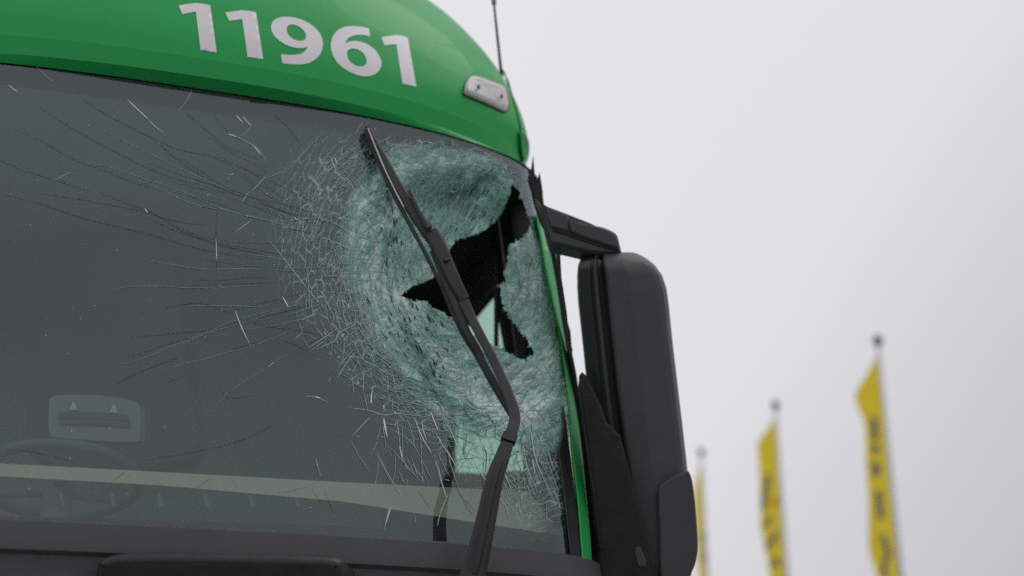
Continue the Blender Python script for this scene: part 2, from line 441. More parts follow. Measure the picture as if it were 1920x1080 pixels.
    def mrange(x, a, b, c=0.0, d=1.0):
        n = N(t, 'ShaderNodeMapRange'); L(x, n.inputs[0])
        for i, q in enumerate((a, b, c, d)): n.inputs[i+1].default_value = q
        return n.outputs[0]
    def mth(op, a, b):
        n = N(t, 'ShaderNodeMath', operation=op); n.use_clamp = False
        for i, x in enumerate((a, b)):
            if isinstance(x, (int, float)): n.inputs[i].default_value = x
            else: L(x, n.inputs[i])
        return n.outputs[0]
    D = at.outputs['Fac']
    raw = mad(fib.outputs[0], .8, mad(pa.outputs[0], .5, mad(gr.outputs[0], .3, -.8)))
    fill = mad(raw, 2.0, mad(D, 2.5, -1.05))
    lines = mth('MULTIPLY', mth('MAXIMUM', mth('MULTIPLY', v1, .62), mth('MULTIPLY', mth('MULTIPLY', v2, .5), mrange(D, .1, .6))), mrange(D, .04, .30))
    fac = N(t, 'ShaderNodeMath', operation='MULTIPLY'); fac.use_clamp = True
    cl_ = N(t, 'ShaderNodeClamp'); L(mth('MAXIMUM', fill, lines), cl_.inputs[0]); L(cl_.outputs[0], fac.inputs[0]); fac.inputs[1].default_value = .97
    # colour of crushed glass: small chips of differing brightness between pale fracture lines
    def cells(sx, sy):
        q = N(t, 'ShaderNodeVectorMath', operation='MULTIPLY'); q.inputs[1].default_value = (sx, sy, 0); L(wv.outputs[0], q.inputs[0])
        v = N(t, 'ShaderNodeTexVoronoi', voronoi_dimensions='2D'); v.inputs['Scale'].default_value = 1; L(q.outputs[0], v.inputs['Vector'])
        sp = N(t, 'ShaderNodeSeparateColor'); L(v.outputs['Color'], sp.inputs[0]); return sp.outputs[0]
    def soft(vec, sx, sy):
        q = N(t, 'ShaderNodeVectorMath', operation='MULTIPLY'); q.inputs[1].default_value = (sx, sy, 0); L(vec, q.inputs[0])
        n = N(t, 'ShaderNodeTexNoise'); n.inputs['Scale'].default_value = 1; n.inputs['Detail'].default_value = 2.5; L(q.outputs[0], n.inputs['Vector']); return n.outputs[0]
    strk = N(t, 'ShaderNodeMix', data_type='FLOAT'); L(az.outputs['Fac'], strk.inputs[0]); L(soft(wv.outputs[0], 7, 34), strk.inputs[2]); L(soft(wu.outputs[0], 7, 34), strk.inputs[3])
    cc = mad(strk.outputs[0], .95, -.42)
    cc = mad(fib.outputs[0], .40, cc)
    cc = mad(cells(75, 110), .13, cc)
    cc = mad(pa.outputs[0], .45, cc)
    glint = mrange(gr.outputs[0], .63, .74, 0, .6)
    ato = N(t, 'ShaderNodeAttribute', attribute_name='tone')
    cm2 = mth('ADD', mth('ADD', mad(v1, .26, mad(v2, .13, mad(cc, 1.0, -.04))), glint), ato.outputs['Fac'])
    ramp = N(t, 'ShaderNodeValToRGB'); el = ramp.color_ramp.elements
    el[0].position = .25; el[0].color = (.05, .17, .135, 1)
    el[1].position = .95; el[1].color = (.82, .93, .90, 1)
    q = el.new(.47); q.color = (.19, .49, .40, 1)
    q = el.new(.66); q.color = (.40, .72, .62, 1)
    L(cm2, ramp.inputs[0])
    cd = N(t, 'ShaderNodeBsdfDiffuse'); L(ramp.outputs[0], cd.inputs[0])
    ct = N(t, 'ShaderNodeBsdfTranslucent'); L(ramp.outputs[0], ct.inputs[0])
    cg = N(t, 'ShaderNodeBsdfGlossy'); cg.inputs['Roughness'].default_value = .27
    bp = N(t, 'ShaderNodeBump'); bp.inputs['Strength'].default_value = .55; bp.inputs['Distance'].default_value = .004
    L(cm2, bp.inputs['Height'])
    L(bp.outputs[0], cd.inputs['Normal']); L(bp.outputs[0], cg.inputs['Normal'])
    c1 = N(t, 'ShaderNodeMixShader'); c1.inputs[0].default_value = .25; L(cd.outputs[0], c1.inputs[1]); L(ct.outputs[0], c1.inputs[2])
    c2 = N(t, 'ShaderNodeMixShader'); c2.inputs[0].default_value = .06; L(c1.outputs[0], c2.inputs[1]); L(cg.outputs[0], c2.inputs[2])
    fin = N(t, 'ShaderNodeMixShader'); L(fac.outputs[0], fin.inputs[0]); L(film.outputs[0], fin.inputs[1]); L(c2.outputs[0], fin.inputs[2])
    L(fin.outputs[0], o.inputs['Surface'])
    return m
M['glass'] = glass_material()
def side_glass():
    m = bpy.data.materials.new('tinted side glass'); m.use_nodes = True; t = m.node_tree; t.nodes.clear()
    o = N(t, 'ShaderNodeOutputMaterial'); tr = N(t, 'ShaderNodeBsdfTransparent'); tr.inputs[0].default_value = (.47, .74, .60, 1)
    gl = N(t, 'ShaderNodeBsdfGlossy'); gl.inputs['Roughness'].default_value = .02
    fr = N(t, 'ShaderNodeFresnel'); two_sided_ior(t, fr, 1.5)
    mx = N(t, 'ShaderNodeMixShader'); t.links.new(fr.outputs[0], mx.inputs[0]); t.links.new(tr.outputs[0], mx.inputs[1]); t.links.new(gl.outputs[0], mx.inputs[2])
    t.links.new(mx.outputs[0], o.inputs['Surface']); return m
M['side_glass'] = side_glass()
M['dark_glass'] = mat('dark window glass', (.012, .016, .016), .05, coat=.3, var=.1)
M['crack_pale'] = mat('pale crack', (.31, .43, .395), .5, var=.25, scale=60)
M['crack_white'] = mat('bright crack glint', (.72, .77, .76), .3, var=.05, scale=60)
M['crack_teal'] = mat('green glass crack', (.19, .35, .30), .5, var=.3, scale=60)
M['crack_dark'] = mat('dark crack', (.05, .056, .06), .7, var=.2)
_t = M['crack_dark'].node_tree; _o = _t.nodes['Material Output']; _x = N(_t, 'ShaderNodeBsdfTransparent'); _m = N(_t, 'ShaderNodeMixShader'); _m.inputs[0].default_value = .42
_t.links.new(_x.outputs[0], _m.inputs[1]); _t.links.new(_t.nodes['Principled BSDF'].outputs[0], _m.inputs[2]); _t.links.new(_m.outputs[0], _o.inputs['Surface'])

# ------------------------------------------------------------------ ground
gv = [(-700, -700, 0), (700, -700, 0), (700, 700, 0), (-700, 700, 0)]
gr_ = link('ground', gv, [(0, 1, 2, 3)], M['asphalt'], smooth=False); gr_['kind'] = 'structure'

# ------------------------------------------------------------------ the bus
bus = thing('bus', 'green bus with a smashed windscreen and white number 11961 above it', 'bus', (0, 0, 0))
YB = 11.0
# roof cap: rounded green front dome running back into the roof
Ts = np.unique(np.concatenate([np.linspace(0, 2, 9), np.linspace(2, 12, 81)]))
phs = np.concatenate([np.linspace(-math.pi/2, math.pi/2, 121)])
V = []; F = []
nc = len(phs)+2
for T in Ts:
    q = np.stack([phs, np.full(len(phs), T)], -1); P = dome(q)
    V += [[P[0, 0], YB, P[0, 2]]]+P.tolist()+[[P[-1, 0], YB, P[-1, 2]]]
for i in range(len(Ts)-1):
    for j in range(nc-1): F.append((i*nc+j, i*nc+j+1, (i+1)*nc+j+1, (i+1)*nc+j))
F.append(tuple((len(Ts)-1)*nc+j for j in range(nc)))
roof = link('roof_cap', V, F, M['green'], bus)
me = roof.data                                            # crisp folds at the lip
sharp = [i for i, T in enumerate(Ts) if min(abs(T-1), abs(T-2)) < 1e-6]
at_ = me.attributes.new('sharp_edge', 'BOOLEAN', 'EDGE')
ev = np.empty(len(me.edges)*2, int); me.edges.foreach_get('vertices', ev); ev = ev.reshape(-1, 2)//nc
at_.data.foreach_set('value', np.isin(ev[:, 0], sharp) & (ev[:, 0] == ev[:, 1]))

def D6(a, ox=490.0, oy=0.0, k=6.0): return [(ox+x/k, oy+y/k) for x, y in a]
one1 = D6([(135,95),(260,70),(430,48),(560,65),(668,88),(778,885),(505,845),(425,195),(310,215),(200,238)], 320, 0, 9)
one2 = D6([(922,208),(1050,190),(1210,172),(1340,185),(1440,205),(1562,998),(1298,958),(1207,318),(1100,335),(988,350)], 320, 0, 9)
nine = D6([(220,607),(300,617),(380,617),(440,607),(480,585),(510,555),(522,525),(480,540),(420,542),(350,530),(280,505),(210,463),(150,410),(115,350),(108,290),(130,240),(170,208),(230,190),(300,188),(380,198),(460,222),(540,262),(610,315),(660,375),(688,440),(693,500),(685,560),(655,620),(605,670),(550,703),(490,720),(420,726),(330,722),(235,710)])
nine_h = D6([(285,330),(290,300),(310,280),(345,274),(390,282),(440,308),(480,345),(500,385),(503,425),(485,450),(445,460),(400,455),(350,435),(310,400),(290,365)])
six = D6([(1210,318),(1225,410),(1150,392),(1080,392),(1020,405),(975,430),(950,465),(948,487),(1000,465),(1060,460),(1130,470),(1210,505),(1280,560),(1325,625),(1352,690),(1350,745),(1325,795),(1280,835),(1220,857),(1160,858),(1080,845),(1000,812),(920,765),(850,700),(805,625),(783,550),(782,480),(800,415),(835,365),(880,325),(940,300),(1010,292),(1090,295),(1150,303)])
six_h = D6([(962,600),(970,570),(1000,550),(1040,545),(1090,558),(1140,590),(1172,635),(1185,680),(1180,715),(1155,743),(1110,750),(1060,738),(1010,705),(975,660)])
one3 = D6([(1348,418),(1430,405),(1520,393),(1590,402),(1648,425),(1745,975),(1588,940),(1518,497),(1460,500),(1387,512)])
for oo, hh in ((one1, []), (one2, []), (nine, [nine_h]), (six, [six_h]), (one3, [])):
    patch('number_digit', oo, M['white'], lambda p: DM.pts(p, .0011), roof, holes=hh, step=7)
seam = smooth_curve([(938,126.5),(946,139),(954,159),(962,187.6),(970,216),(975.4,242.6),(978.5,270),(980.5,286)], 4)
sp = DM.pts(seam, .001)
sweep('panel_seam', sp, .008, .004, M['seam'], roof)
solid('corner_cap', smooth_curve([(975,243),(984,247),(991,260),(993,277),(988,295),(982,299),(978,284),(976,262)], 3, True), lambda p: DM.pts(p, .012), .04, M['green'], roof, rings=((0, .008), (2, .002), (4, 0)))

# marker light on the roof corner
ml = smooth_curve([(870,177),(872.6,159),(881.7,146.5),(895,145),(921.5,154.6),(944,164),(951,175),(954,198),(951,208),(944,211),(927.6,203.5),(901,192),(876,181.5)], 4, True)
mlo = solid('marker_light', ml, lambda p: DM.pts(p, .0), .01, M['rubber'], bus, rings=((-1.5, -.004), (0, -.007)))
solid('lamp_lens', ml, lambda p: DM.pts(p, .0), .0, M['lens'], mlo, rings=((1, -.012), (3, -.019), (6, -.024), (9, -.0255)))
for c in ((897.6, 161.4), (940.6, 179)):
    ca = np.linspace(0, 2*math.pi, 13)[:-1]
    solid('screw', np.stack([c[0]+2.6*np.cos(ca), c[1]+3.4*np.sin(ca)], -1), lambda p: DM.pts(p, .028), .01, M['rubber'], mlo, rings=((0, 0), (1, -.001)))

# antenna
ab = at_depth([(944, 178)], 4.75)[0]; a1 = at_depth([(926.5, 10)], 4.62)[0]; a2 = at_depth([(925, -6)], 4.61)[0]; a3 = at_depth([(921, -75)], 4.56)[0]
ant = tube('antenna', [ab, ab+(a1-ab)*.5, a1], [.0062, .0052, .0042], M['rubber'], bus)
tube('antenna_tip', [a1, a1+(a2-a1)*.1, a2, a2+(a3-a2)*.05, a3], [.005, .0085, .0085, .0045, .003], M['pale'], ant)

# ---- windscreen: outline, hole, dent
lipL = proj(dome(np.stack([np.linspace(-1.15, 1.25, 60), 1.0-.4*sstep(np.linspace(-1.15, 1.25, 60), .25, .60)], -1)))
lipL = lipL[lipL[:, 0] < 978]; lipL[:, 1] -= 6*sstep(lipL[:, 0], 720, 560)
right_edge = [(985,300),(992,330),(1000,368),(1009,402),(1020,440),(1032,495),(1042,550),(1050,600),(1060,680),(1068,745),(1077,830),(1086,930),(1096,1030),(1098,1060)]
botw = proj(ws(np.stack([np.linspace(1.0, -1.15, 50), np.full(50, 1.60)], -1))); botw = botw[botw[:, 0] < 1080]
leftw = proj(ws(np.stack([np.full(8, -1.15), np.linspace(1.62, 2.95, 8)], -1)))
OUT = np.concatenate([lipL, right_edge, botw, leftw])
HOLE0 = np.array([(961,343),(974,359),(983,383),(991,403),(996,427),(985,438),(976,450),(955,459),(952,468),(954,483),(949,498),(944,512),(947,529),(936,532),(939,545),(940,560),(945,582),(957,588),(960,600),(968,610),(977,625),(987,632),(990,643),(998,652),(1001,667),(988,670),(987,676),(977,673),(963,667),(950,660),(937,652),(930,648),(905,640),(880,622),(852,596),(833,587),(811,575),(796,563),(776,565),(762,560),(748,553),(770,540),(785,531),(811,524),(826,505),(844,468),(856,448),(885,442),(907,431),(930,414),(946,390),(956,361)], float)
HOLE = resample(HOLE0, 5); HOLE = HOLE+rng.normal(0, 1.3, HOLE.shape)
DENT = smooth_curve([(715,345),(728,430),(742,530),(775,640),(830,745),(905,800),(985,800),(1040,745),(1050,640),(1035,530),(1012,440),(985,355),(930,305),(860,288),(780,297)], 4, True)
DENSE = smooth_curve([(735,305),(800,278),(880,280),(950,297),(985,345),(1010,420),(1040,540),(1058,680),(1064,770),(1052,812),(1000,832),(940,808),(880,795),(830,765),(780,705),(720,620),(685,550),(665,480),(672,400),(695,345)], 4, True)
MEDI = smooth_curve([(590,320),(690,272),(820,250),(950,275),(1000,370),(1045,550),(1065,760),(1070,900),(1000,960),(900,880),(800,810),(715,710),(650,640),(590,560),(558,470),(560,380)], 4, True)
HC = np.array([868., 520.])
FRT_IN = [(-600,95),(-300,128),(0,158),(170,178),(330,200),(500,221),(640,240),(730,254),(840,264),(915,282),(955,308),(973,345),(990,395),(1006,440),(1012,455)]
FRT = np.concatenate([lipL, [(985,302),(992,330),(1000,368),(1009,402),(1014,425)], FRT_IN[::-1]])
def dent(px):
    sd = sdist(px, DENT)
    d = np.where(sd > 0, .012+.11*sstep(sd, 0, 95), .012*np.exp(np.minimum(sd, 0)/55.))
    # pleats of the sagging laminate, running round the hole
    v = px-HC; r = np.linalg.norm(v, axis=1); a = np.arctan2(v[:, 1], v[:, 0])
    pl = np.sin(r/9.5+2.2*np.sin(a*3+.7)+.8*np.sin(a*7))*.0035+np.sin(r/4.1+3*np.sin(a*5))*.0012
    fold = -.018*np.exp(-(seg_dist(px, [(735,340),(742,430),(760,560),(800,660),(870,760)], False)/16)**2)
    fold2 = .016*np.exp(-(seg_dist(px, [(722,350),(728,440),(745,570),(785,680),(850,775)], False)/11)**2)
    fold3 = -.02*np.exp(-(seg_dist(px, [(868,440),(905,380),(925,310)], False)/20)**2)
    k = sstep(sd, -90, 5)
    edge = sstep(seg_dist(px, OUT), 4, 45)
    return (d+(pl+fold+fold2+fold3)*k)*edge
def glasspts(px, lift=0.0):
    """final picture position -> point on the dented glass (lift m towards the outside)"""
    px = np.asarray(px, float); p0 = px.copy()
    for _ in range(3):
        P = wsf(p0)+VIEW*dent(p0)[:, None]
        p0 = p0+.9*(px-proj(P))
    return wsf(p0)+VIEW*(dent(p0)-lift)[:, None]
def damage(px):
    d1 = sstep(sdist(px, DENSE), -45, 22); d2 = sstep(sdist(px, MEDI), -85, 40)
    d3 = sstep(seg_dist(px, HOLE0), 60, 5)
    v = .62*d1+.36*d2+.10*d3
    low = sstep(px[:, 1], 800, 860)
    v = v*(1-.35*low*sstep(px[:, 0], 1010, 930))
    e_ = lambda c, rx, ry, a: np.exp(-(((px[:, 0]-c[0])*math.cos(a)+(px[:, 1]-c[1])*math.sin(a))/rx)**2-((-(px[:, 0]-c[0])*math.sin(a)+(px[:, 1]-c[1])*math.cos(a))/ry)**2)
    f_ = seg_dist(px, [(728,330),(736,430),(744,540),(768,640),(800,710),(850,780)], False)
    gate = .5+.5*np.sin(px[:, 1]/11.+np.sin(px[:, 0]/17.)*2)
    v = v-(.22+.2*gate)*np.exp(-(f_/7)**2)*d1
    f2_ = seg_dist(px, [(760,610),(800,660),(845,715)], False)
    v = v-.18*np.exp(-(f2_/14)**2)
    v = v-.24*e_((905,335), 42, 50, .4)-.16*e_((840,400), 60, 80, .5)-.5*e_((843,605), 12, 22, -.3)  # crazing thinned to darken the shaded upper dent and folds
    v = v*(.10+.90*sstep(-sdist(px, FRT), -6, 20))
    return np.clip(v, 0, 1)
gx, gy = np.meshgrid(np.arange(-620, 1110, 34), np.arange(60, 1060, 34)); gc = np.stack([gx.ravel(), gy.ravel()], -1).astype(float)
gc = gc[~((gc[:, 0] > 540) & (gc[:, 1] > 220))]
gx, gy = np.meshgrid(np.arange(540, 1110, 4.6), np.arange(226, 1060, 4.6)); gf = np.stack([gx.ravel(), gy.ravel()], -1)
far = sdist(gf, MEDI) < -40
gf = gf[~far | (((np.arange(len(gf)) % 7) == 0))]
gf = gf+rng.uniform(-1.3, 1.3, gf.shape)
ext = (np.concatenate([gc, gf]), np.concatenate([np.full(len(gc), 12.), np.full(len(gf), 2.2)]))
v2, f2 = cdt(resample(OUT, 12), [HOLE], 12, ext)
P = glasspts(v2)
n = np.cross(P[f2[:, 1]]-P[f2[:, 0]], P[f2[:, 2]]-P[f2[:, 0]]); fl = (n*(P[f2[:, 0]]-C0)).sum(1) > 0; f2[fl] = f2[fl][:, ::-1]
wsobj = link('windscreen', P, f2, M['glass'], bus)
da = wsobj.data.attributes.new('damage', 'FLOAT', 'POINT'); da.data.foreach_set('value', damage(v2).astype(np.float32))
vv = v2-HC; rr = np.linalg.norm(vv*[1, .9], axis=1); aa = np.arctan2(vv[:, 1], vv[:, 0])
web = np.stack([(aa % (2*math.pi))*180*.0016, rr*.0016, np.zeros(len(rr))], -1)
wa = wsobj.data.attributes.new('web', 'FLOAT_VECTOR', 'POINT'); wa.data.foreach_set('vector', web.astype(np.float32).ravel())
za = np.exp(-((v2[:, 0]-865)/85)**4-((v2[:, 1]-385)/85)**4)
zt_ = wsobj.data.attributes.new('zone', 'FLOAT', 'POINT'); zt_.data.foreach_set('value', za.astype(np.float32))
ln = np.stack([v2@np.array([.557, -.83])*.0016, v2@np.array([.83, .557])*.0016, 0*rr], -1)
wl_ = wsobj.data.attributes.new('web_up', 'FLOAT_VECTOR', 'POINT'); wl_.data.foreach_set('vector', ln.astype(np.float32).ravel())
def tone(px):  # lit folds lightened and shaded upper dent darkened in the colour
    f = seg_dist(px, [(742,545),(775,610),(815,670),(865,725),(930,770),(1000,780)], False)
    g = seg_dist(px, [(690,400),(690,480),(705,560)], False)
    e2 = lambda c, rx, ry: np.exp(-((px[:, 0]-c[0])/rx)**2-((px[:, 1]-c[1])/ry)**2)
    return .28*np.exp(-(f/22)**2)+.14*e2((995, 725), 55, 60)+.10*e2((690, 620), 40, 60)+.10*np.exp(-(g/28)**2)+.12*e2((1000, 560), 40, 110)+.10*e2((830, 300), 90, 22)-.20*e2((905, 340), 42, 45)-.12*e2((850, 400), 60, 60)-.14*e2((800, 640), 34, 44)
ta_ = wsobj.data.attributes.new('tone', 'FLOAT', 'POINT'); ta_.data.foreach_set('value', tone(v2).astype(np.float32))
# broken rim of the hole: the pane's thickness
hp = glasspts(HOLE, .001); hb = glasspts(HOLE+rng.normal(0, .8, HOLE.shape), -.007); k = len(hp)
link('broken_edge', np.concatenate([hp, hb]), [(i, (i+1) % k, k+(i+1) % k, k+i) for i in range(k)], M['crack_teal'], wsobj, smooth=False)

V = []; F = []
hn = HOLE-np.roll(HOLE, 1, 0); hn = np.stack([hn[:, 1], -hn[:, 0]], -1); hn /= np.linalg.norm(hn, axis=1, keepdims=True)+1e-9
hn = np.where(inside(HOLE+hn*4, HOLE)[:, None], hn, -hn)
for i in range(0, len(HOLE), 2):
    if rng.random() < .35: continue
    c = HOLE[i]; t_ = np.array([-hn[i, 1], hn[i, 0]]); wd_, ln_ = rng.uniform(1.2, 2.8), rng.uniform(.8, 3.2)
    p4 = np.array([c-t_*wd_-hn[i]*2, c+t_*wd_-hn[i]*2, c+t_*wd_*.5+hn[i]*ln_+rng.normal(0, 1.5, 2), c-t_*wd_*.4+hn[i]*ln_*.7+rng.normal(0, 1.5, 2)])
    fr4 = glasspts(p4, rng.uniform(-.006, .006)); k = len(V); V += fr4.tolist()+(fr4+VIEW*.006).tolist()
    F += [(k, k+1, k+2, k+3), (k+7, k+6, k+5, k+4)]+[(k+a, k+4+a, k+4+(a+1) % 4, k+(a+1) % 4) for a in range(4)]
cr_ = link('glass_crumb', V, F, M['crack_teal'], wsobj, smooth=False); cr_['kind'] = 'stuff'
# printed dark edge of the pane
frt = FRT
patch('printed_border', frt, M['frit'], lambda p: glasspts(p, -.004), wsobj, step=22)
frb = [(-600,945),(-300,955),(0,967),(320,975),(640,985),(800,1000),(900,1008),(1000,1017),(1045,1017),(1060,1005),(1064,960),(1062,900),(1075,905),(1085,960),(1094,1030),(1096,1058)]
frb = np.concatenate([frb, botw])
patch('printed_border', frb, M['frit'], lambda p: glasspts(p, -.004), wsobj, step=22)

# ---- cracks
def ribbons(name, polys, widths, mat_, lift=.002, parent=wsobj, stuff=True):
    allp = []; idx = []; wl = []
    for p, wd in zip(polys, widths):
        p = np.asarray(p, float)
        if len(p) < 2: continue
        t = np.gradient(p, axis=0); t /= np.linalg.norm(t, axis=1, keepdims=True)+1e-9; nn = np.stack([-t[:, 1], t[:, 0]], -1)
        u = np.linspace(0, 1, len(p)); tap = np.minimum(1, .35+3*np.minimum(u, 1-u))[:, None]*wd/2
        idx.append((len(allp), len(p))); allp += (p+nn*tap).tolist()+(p-nn*tap).tolist()
    if not allp: return
    A = np.array(allp); P = glasspts(A, lift)
    F = []
    for s, m in idx:
        for i in range(m-1): F.append((s+i, s+i+1, s+m+i+1, s+m+i))
    o = link(name, P, F, mat_, parent)
    if stuff: o['kind'] = 'stuff'
    return o
def Z(a, ox, oy, k): return smooth_curve([(ox+x/k, oy+y/k) for x, y in a], 4)
dark = [Z(a, 0, 0, 3) for a in ([(190,580),(330,675),(500,775),(640,850),(800,930),(1000,1010),(1200,1060)], [(120,740),(260,810),(420,900),(560,950),(760,1030),(950,1080)],
    [(470,565),(600,645),(760,730),(860,780),(1000,900),(1130,985),(1240,1040)], [(860,770),(1000,840),(1190,880),(1290,920)], [(1020,610),(1110,690),(1230,790),(1330,850),(1460,900)],
    [(130,960),(300,1010),(500,1075)], [(1350,930),(1480,1015),(1560,1090)], [(1200,650),(1290,750),(1380,800)], [(0,900),(130,960)], [(1550,650),(1640,740),(1700,820)])]
dark += [Z(a, 0, 360, 3) for a in ([(0,10),(200,60),(480,150),(700,205),(900,255),(1100,315),(1250,345),(1520,385)], [(230,10),(500,50),(760,100),(900,140),(1000,205),(1150,270),(1350,325),(1500,355)],
    [(550,0),(700,60),(830,105),(930,150),(1080,180),(1210,190)], [(980,0),(1150,45),(1280,85),(1400,140),(1530,165)], [(1000,195),(1120,245),(1290,280),(1500,290),(1600,290)],
    [(1230,30),(1220,130),(1215,250),(1218,400),(1215,490)], [(1080,495),(1250,497),(1420,478),(1510,490)], [(1080,525),(1300,518),(1560,510)], [(925,655),(1120,625),(1300,685)],
    [(1280,670),(1500,620),(1700,570)], [(710,940),(900,870),(1100,815),(1350,745)], [(1390,730),(1560,765),(1740,790),(1830,820)], [(1500,700),(1760,630)], [(650,1080),(820,1000),(1000,935)],
    [(930,1080),(1040,1030)], [(1310,890),(1450,840)], [(1590,830),(1730,890)], [(1150,-60),(1400,40),(1600,110),(1800,150)], [(1250,15),(1480,100),(1620,160)], [(1600,205),(1760,230),(1900,270)])]
dark += [Z(a, 0, 720, 3) for a in ([(800,430),(1000,400),(1250,350),(1400,300),(1530,235)], [(0,360),(200,385),(420,440)], [(1100,590),(1200,520)], [(1310,525),(1335,590)], [(1240,20),(1290,80),(1450,60)], [(640,540),(700,500)], [(1750,580),(1810,680)], [(1820,590),(1880,730)], [(1560,620),(1750,575)])]
dark += [Z(a, 640, 720, 3) for a in ([(640,400),(720,330),(790,270)], [(630,300),(700,400),(760,500)], [(660,360),(780,420),(870,430)], [(700,250),(680,400),(640,480)], [(760,260),(800,380),(790,500)], [(640,450),(760,470),(830,400)], [(820,270),(760,360),(720,470)], [(850,320),(840,430),(800,510)], [(650,610),(760,720)], [(640,560),(700,680),(740,740)], [(850,590),(900,660)], [(960,620),(985,670)], [(430,600),(500,700)], [(690,250),(780,290),(870,300)], [(655,500),(700,420),(760,300)])]
ribbons('crack', dark, [rng.uniform(1.0, 1.7) for _ in dark], M['crack_dark'])
white = [Z(a, 0, 0, 3) for a in ([(50,480),(100,520)], [(720,565),(838,675)], [(1330,650),(1365,690)], [(1365,655),(1415,712)], [(1285,755),(1330,770)], [(1430,825),(1465,870)], [(1860,890),(1885,945)], [(1880,885),(1900,925)])]
white += [Z(a, 0, 360, 3) for a in ([(1590,590),(1622,648)], [(1325,670),(1350,740),(1385,820)], [(815,95),(832,118)], [(1215,260),(1220,380)])]
white += [Z(a, 560, 740, 6) for a in ([(815,0),(820,95)], [(955,270),(970,370),(1000,475)], [(1135,570),(1160,720)], [(1390,300),(1400,400),(1440,510)], [(1480,180),(1520,280),(1570,410)], [(180,20),(250,40)], [(960,120),(958,160)])]
white += [Z(a, 640, 720, 3) for a in ([(1020,330),(1040,440),(1075,555)], [(240,190),(258,300)], [(330,350),(345,420)], [(175,30),(165,110)], [(280,690),(245,800)], [(1075,420),(1090,500)])]
ribbons('crack', white, [rng.uniform(1.1, 2.0) for _ in white], M['crack_white'])
pale = [Z(a, 0, 0, 3) for a in ([(838,675),(870,710),(920,750)], [(300,1020),(400,970)], [(1080,510),(1050,570),(1010,620)], [(210,380),(260,430),(300,460)], [(1330,770),(1440,830),(1500,910)], [(1480,1010),(1620,950),(1700,870),(1820,740)], [(1420,1075),(1500,990)], [(1415,712),(1380,750),(1340,780)])]
pale += [Z(a, 0, 360, 3) for a in ([(1350,740),(1410,870)], [(1690,725),(1780,685)], [(1320,230),(1415,160)], [(1360,60),(1400,0)], [(1520,280),(1640,430),(1740,560),(1830,660)], [(1510,985),(1540,960)], [(1660,830),(1700,790)])]
pale += [Z(a, 560, 740, 6) for a in ([(870,660),(950,810),(1030,980)], [(1160,720),(1240,860)], [(1000,370),(1170,460),(1300,580),(1440,840),(1520,1000)], [(570,150),(800,180),(960,230),(1140,215),(1500,265)], [(600,470),(720,340),(800,260)], [(590,520),(680,690),(790,850)], [(190,720),(250,920)], [(1130,860),(1190,1000)], [(1280,780),(1420,990)], [(1220,950),(1215,1060)], [(1100,250),(1130,460),(1140,560)], [(1200,230),(1260,380),(1290,520),(1310,590)], [(1210,130),(1330,70),(1400,100)], [(1350,450),(1420,560)], [(1000,550),(1040,700)], [(740,0),(780,180)], [(1060,40),(1050,200)], [(60,20),(190,30),(350,90)])]
pale += [Z(a, 560, 560, 6) for a in ([(20,250),(200,160)], [(440,890),(530,740),(630,610)], [(340,940),(360,890)], [(110,560),(420,350)], [(500,940),(740,830),(870,760)], [(660,320),(830,540),(930,660)], [(210,570),(400,480),(460,390),(640,290)], [(600,840),(680,700)], [(120,600),(300,470)], [(800,680),(850,560)], [(850,700),(860,580),(820,700)], [(600,860),(620,1060)], [(730,800),(730,1060)], [(1060,860),(1090,1060)], [(1010,900),(1000,1060)], [(840,990),(820,1070)], [(850,740),(960,830),(1100,880)])]
pale += [Z(a, 640, 720, 3) for a in ([(880,380),(960,520)], [(1000,300),(1020,420)], [(1100,440),(1180,640)], [(1060,380),(1130,560)], [(1150,400),(1220,600)], [(600,620),(560,720),(540,800)], [(720,650),(700,740)], [(270,690),(240,830)], [(410,730),(420,790)], [(200,380),(270,520),(350,640)])]
ribbons('crack', pale, [rng.uniform(.9, 1.7) for _ in pale], M['crack_pale'])

# the web: broken rings and short splinters, thick by the hole and thinning outward
def zone(px):       # upper part of the dent, where the splinters run towards the roof
    px = np.asarray(px, float)
    return np.exp(-((px[:, 0]-865)/85)**4-((px[:, 1]-385)/85)**4)
def walk(p, mode, n, step, wob):
    o = [p]; s = 1 if rng.random() < .5 else -1; a0 = None; j = rng.normal(0, wob)
    for i in range(n):
        v = o[-1]-HC; a = math.atan2(v[1]*1.1, v[0])
        base = a+s*math.pi/2 if mode == 't' else (a if s > 0 else a+math.pi)
        if zone(o[-1:])[0] > rng.random(): base = -.98 if s > 0 else -.98+math.pi
        j += rng.normal(0, wob*.6); j *= .9
        th = base+j
        o.append(o[-1]+np.array([math.cos(th), math.sin(th)])*step*rng.uniform(.6, 1.4))
    return np.array(o)
inner_ok = lambda p: bool(np.all(inside(p, OUTC)) and not np.any(inside(p, HOLE0)))
OUTC = OUT[::4]
def scatter(count, region, power, modes, n, step, wob):
    res = []; lo, hi = region.min(0)-60, region.max(0)+60
    while len(res) < count:
        c = rng.uniform(lo, hi, (400, 2)); dmg = damage(c)
        pr = np.clip(dmg, 0, 1)**power
        for p in c[rng.random(400) < pr]:
            if p[1] > 1000: continue
            q = walk(p, modes[rng.integers(len(modes))], rng.integers(n[0], n[1]), step, wob)
            if inner_ok(q): res.append(q)
            if len(res) >= count: break
    return res
W_ = lambda r, a, b: [rng.uniform(a, b) for _ in r]
r = scatter(900, DENSE, 2.2, 'tttr', (2, 7), 6, .35); ribbons('crack', r, W_(r, .6, 1.3), M['crack_pale'], .0035)
r = scatter(700, DENSE, 2.0, 'tttr', (2, 7), 6, .30); ribbons('crack', r, W_(r, .7, 1.7), M['crack_teal'], .003)
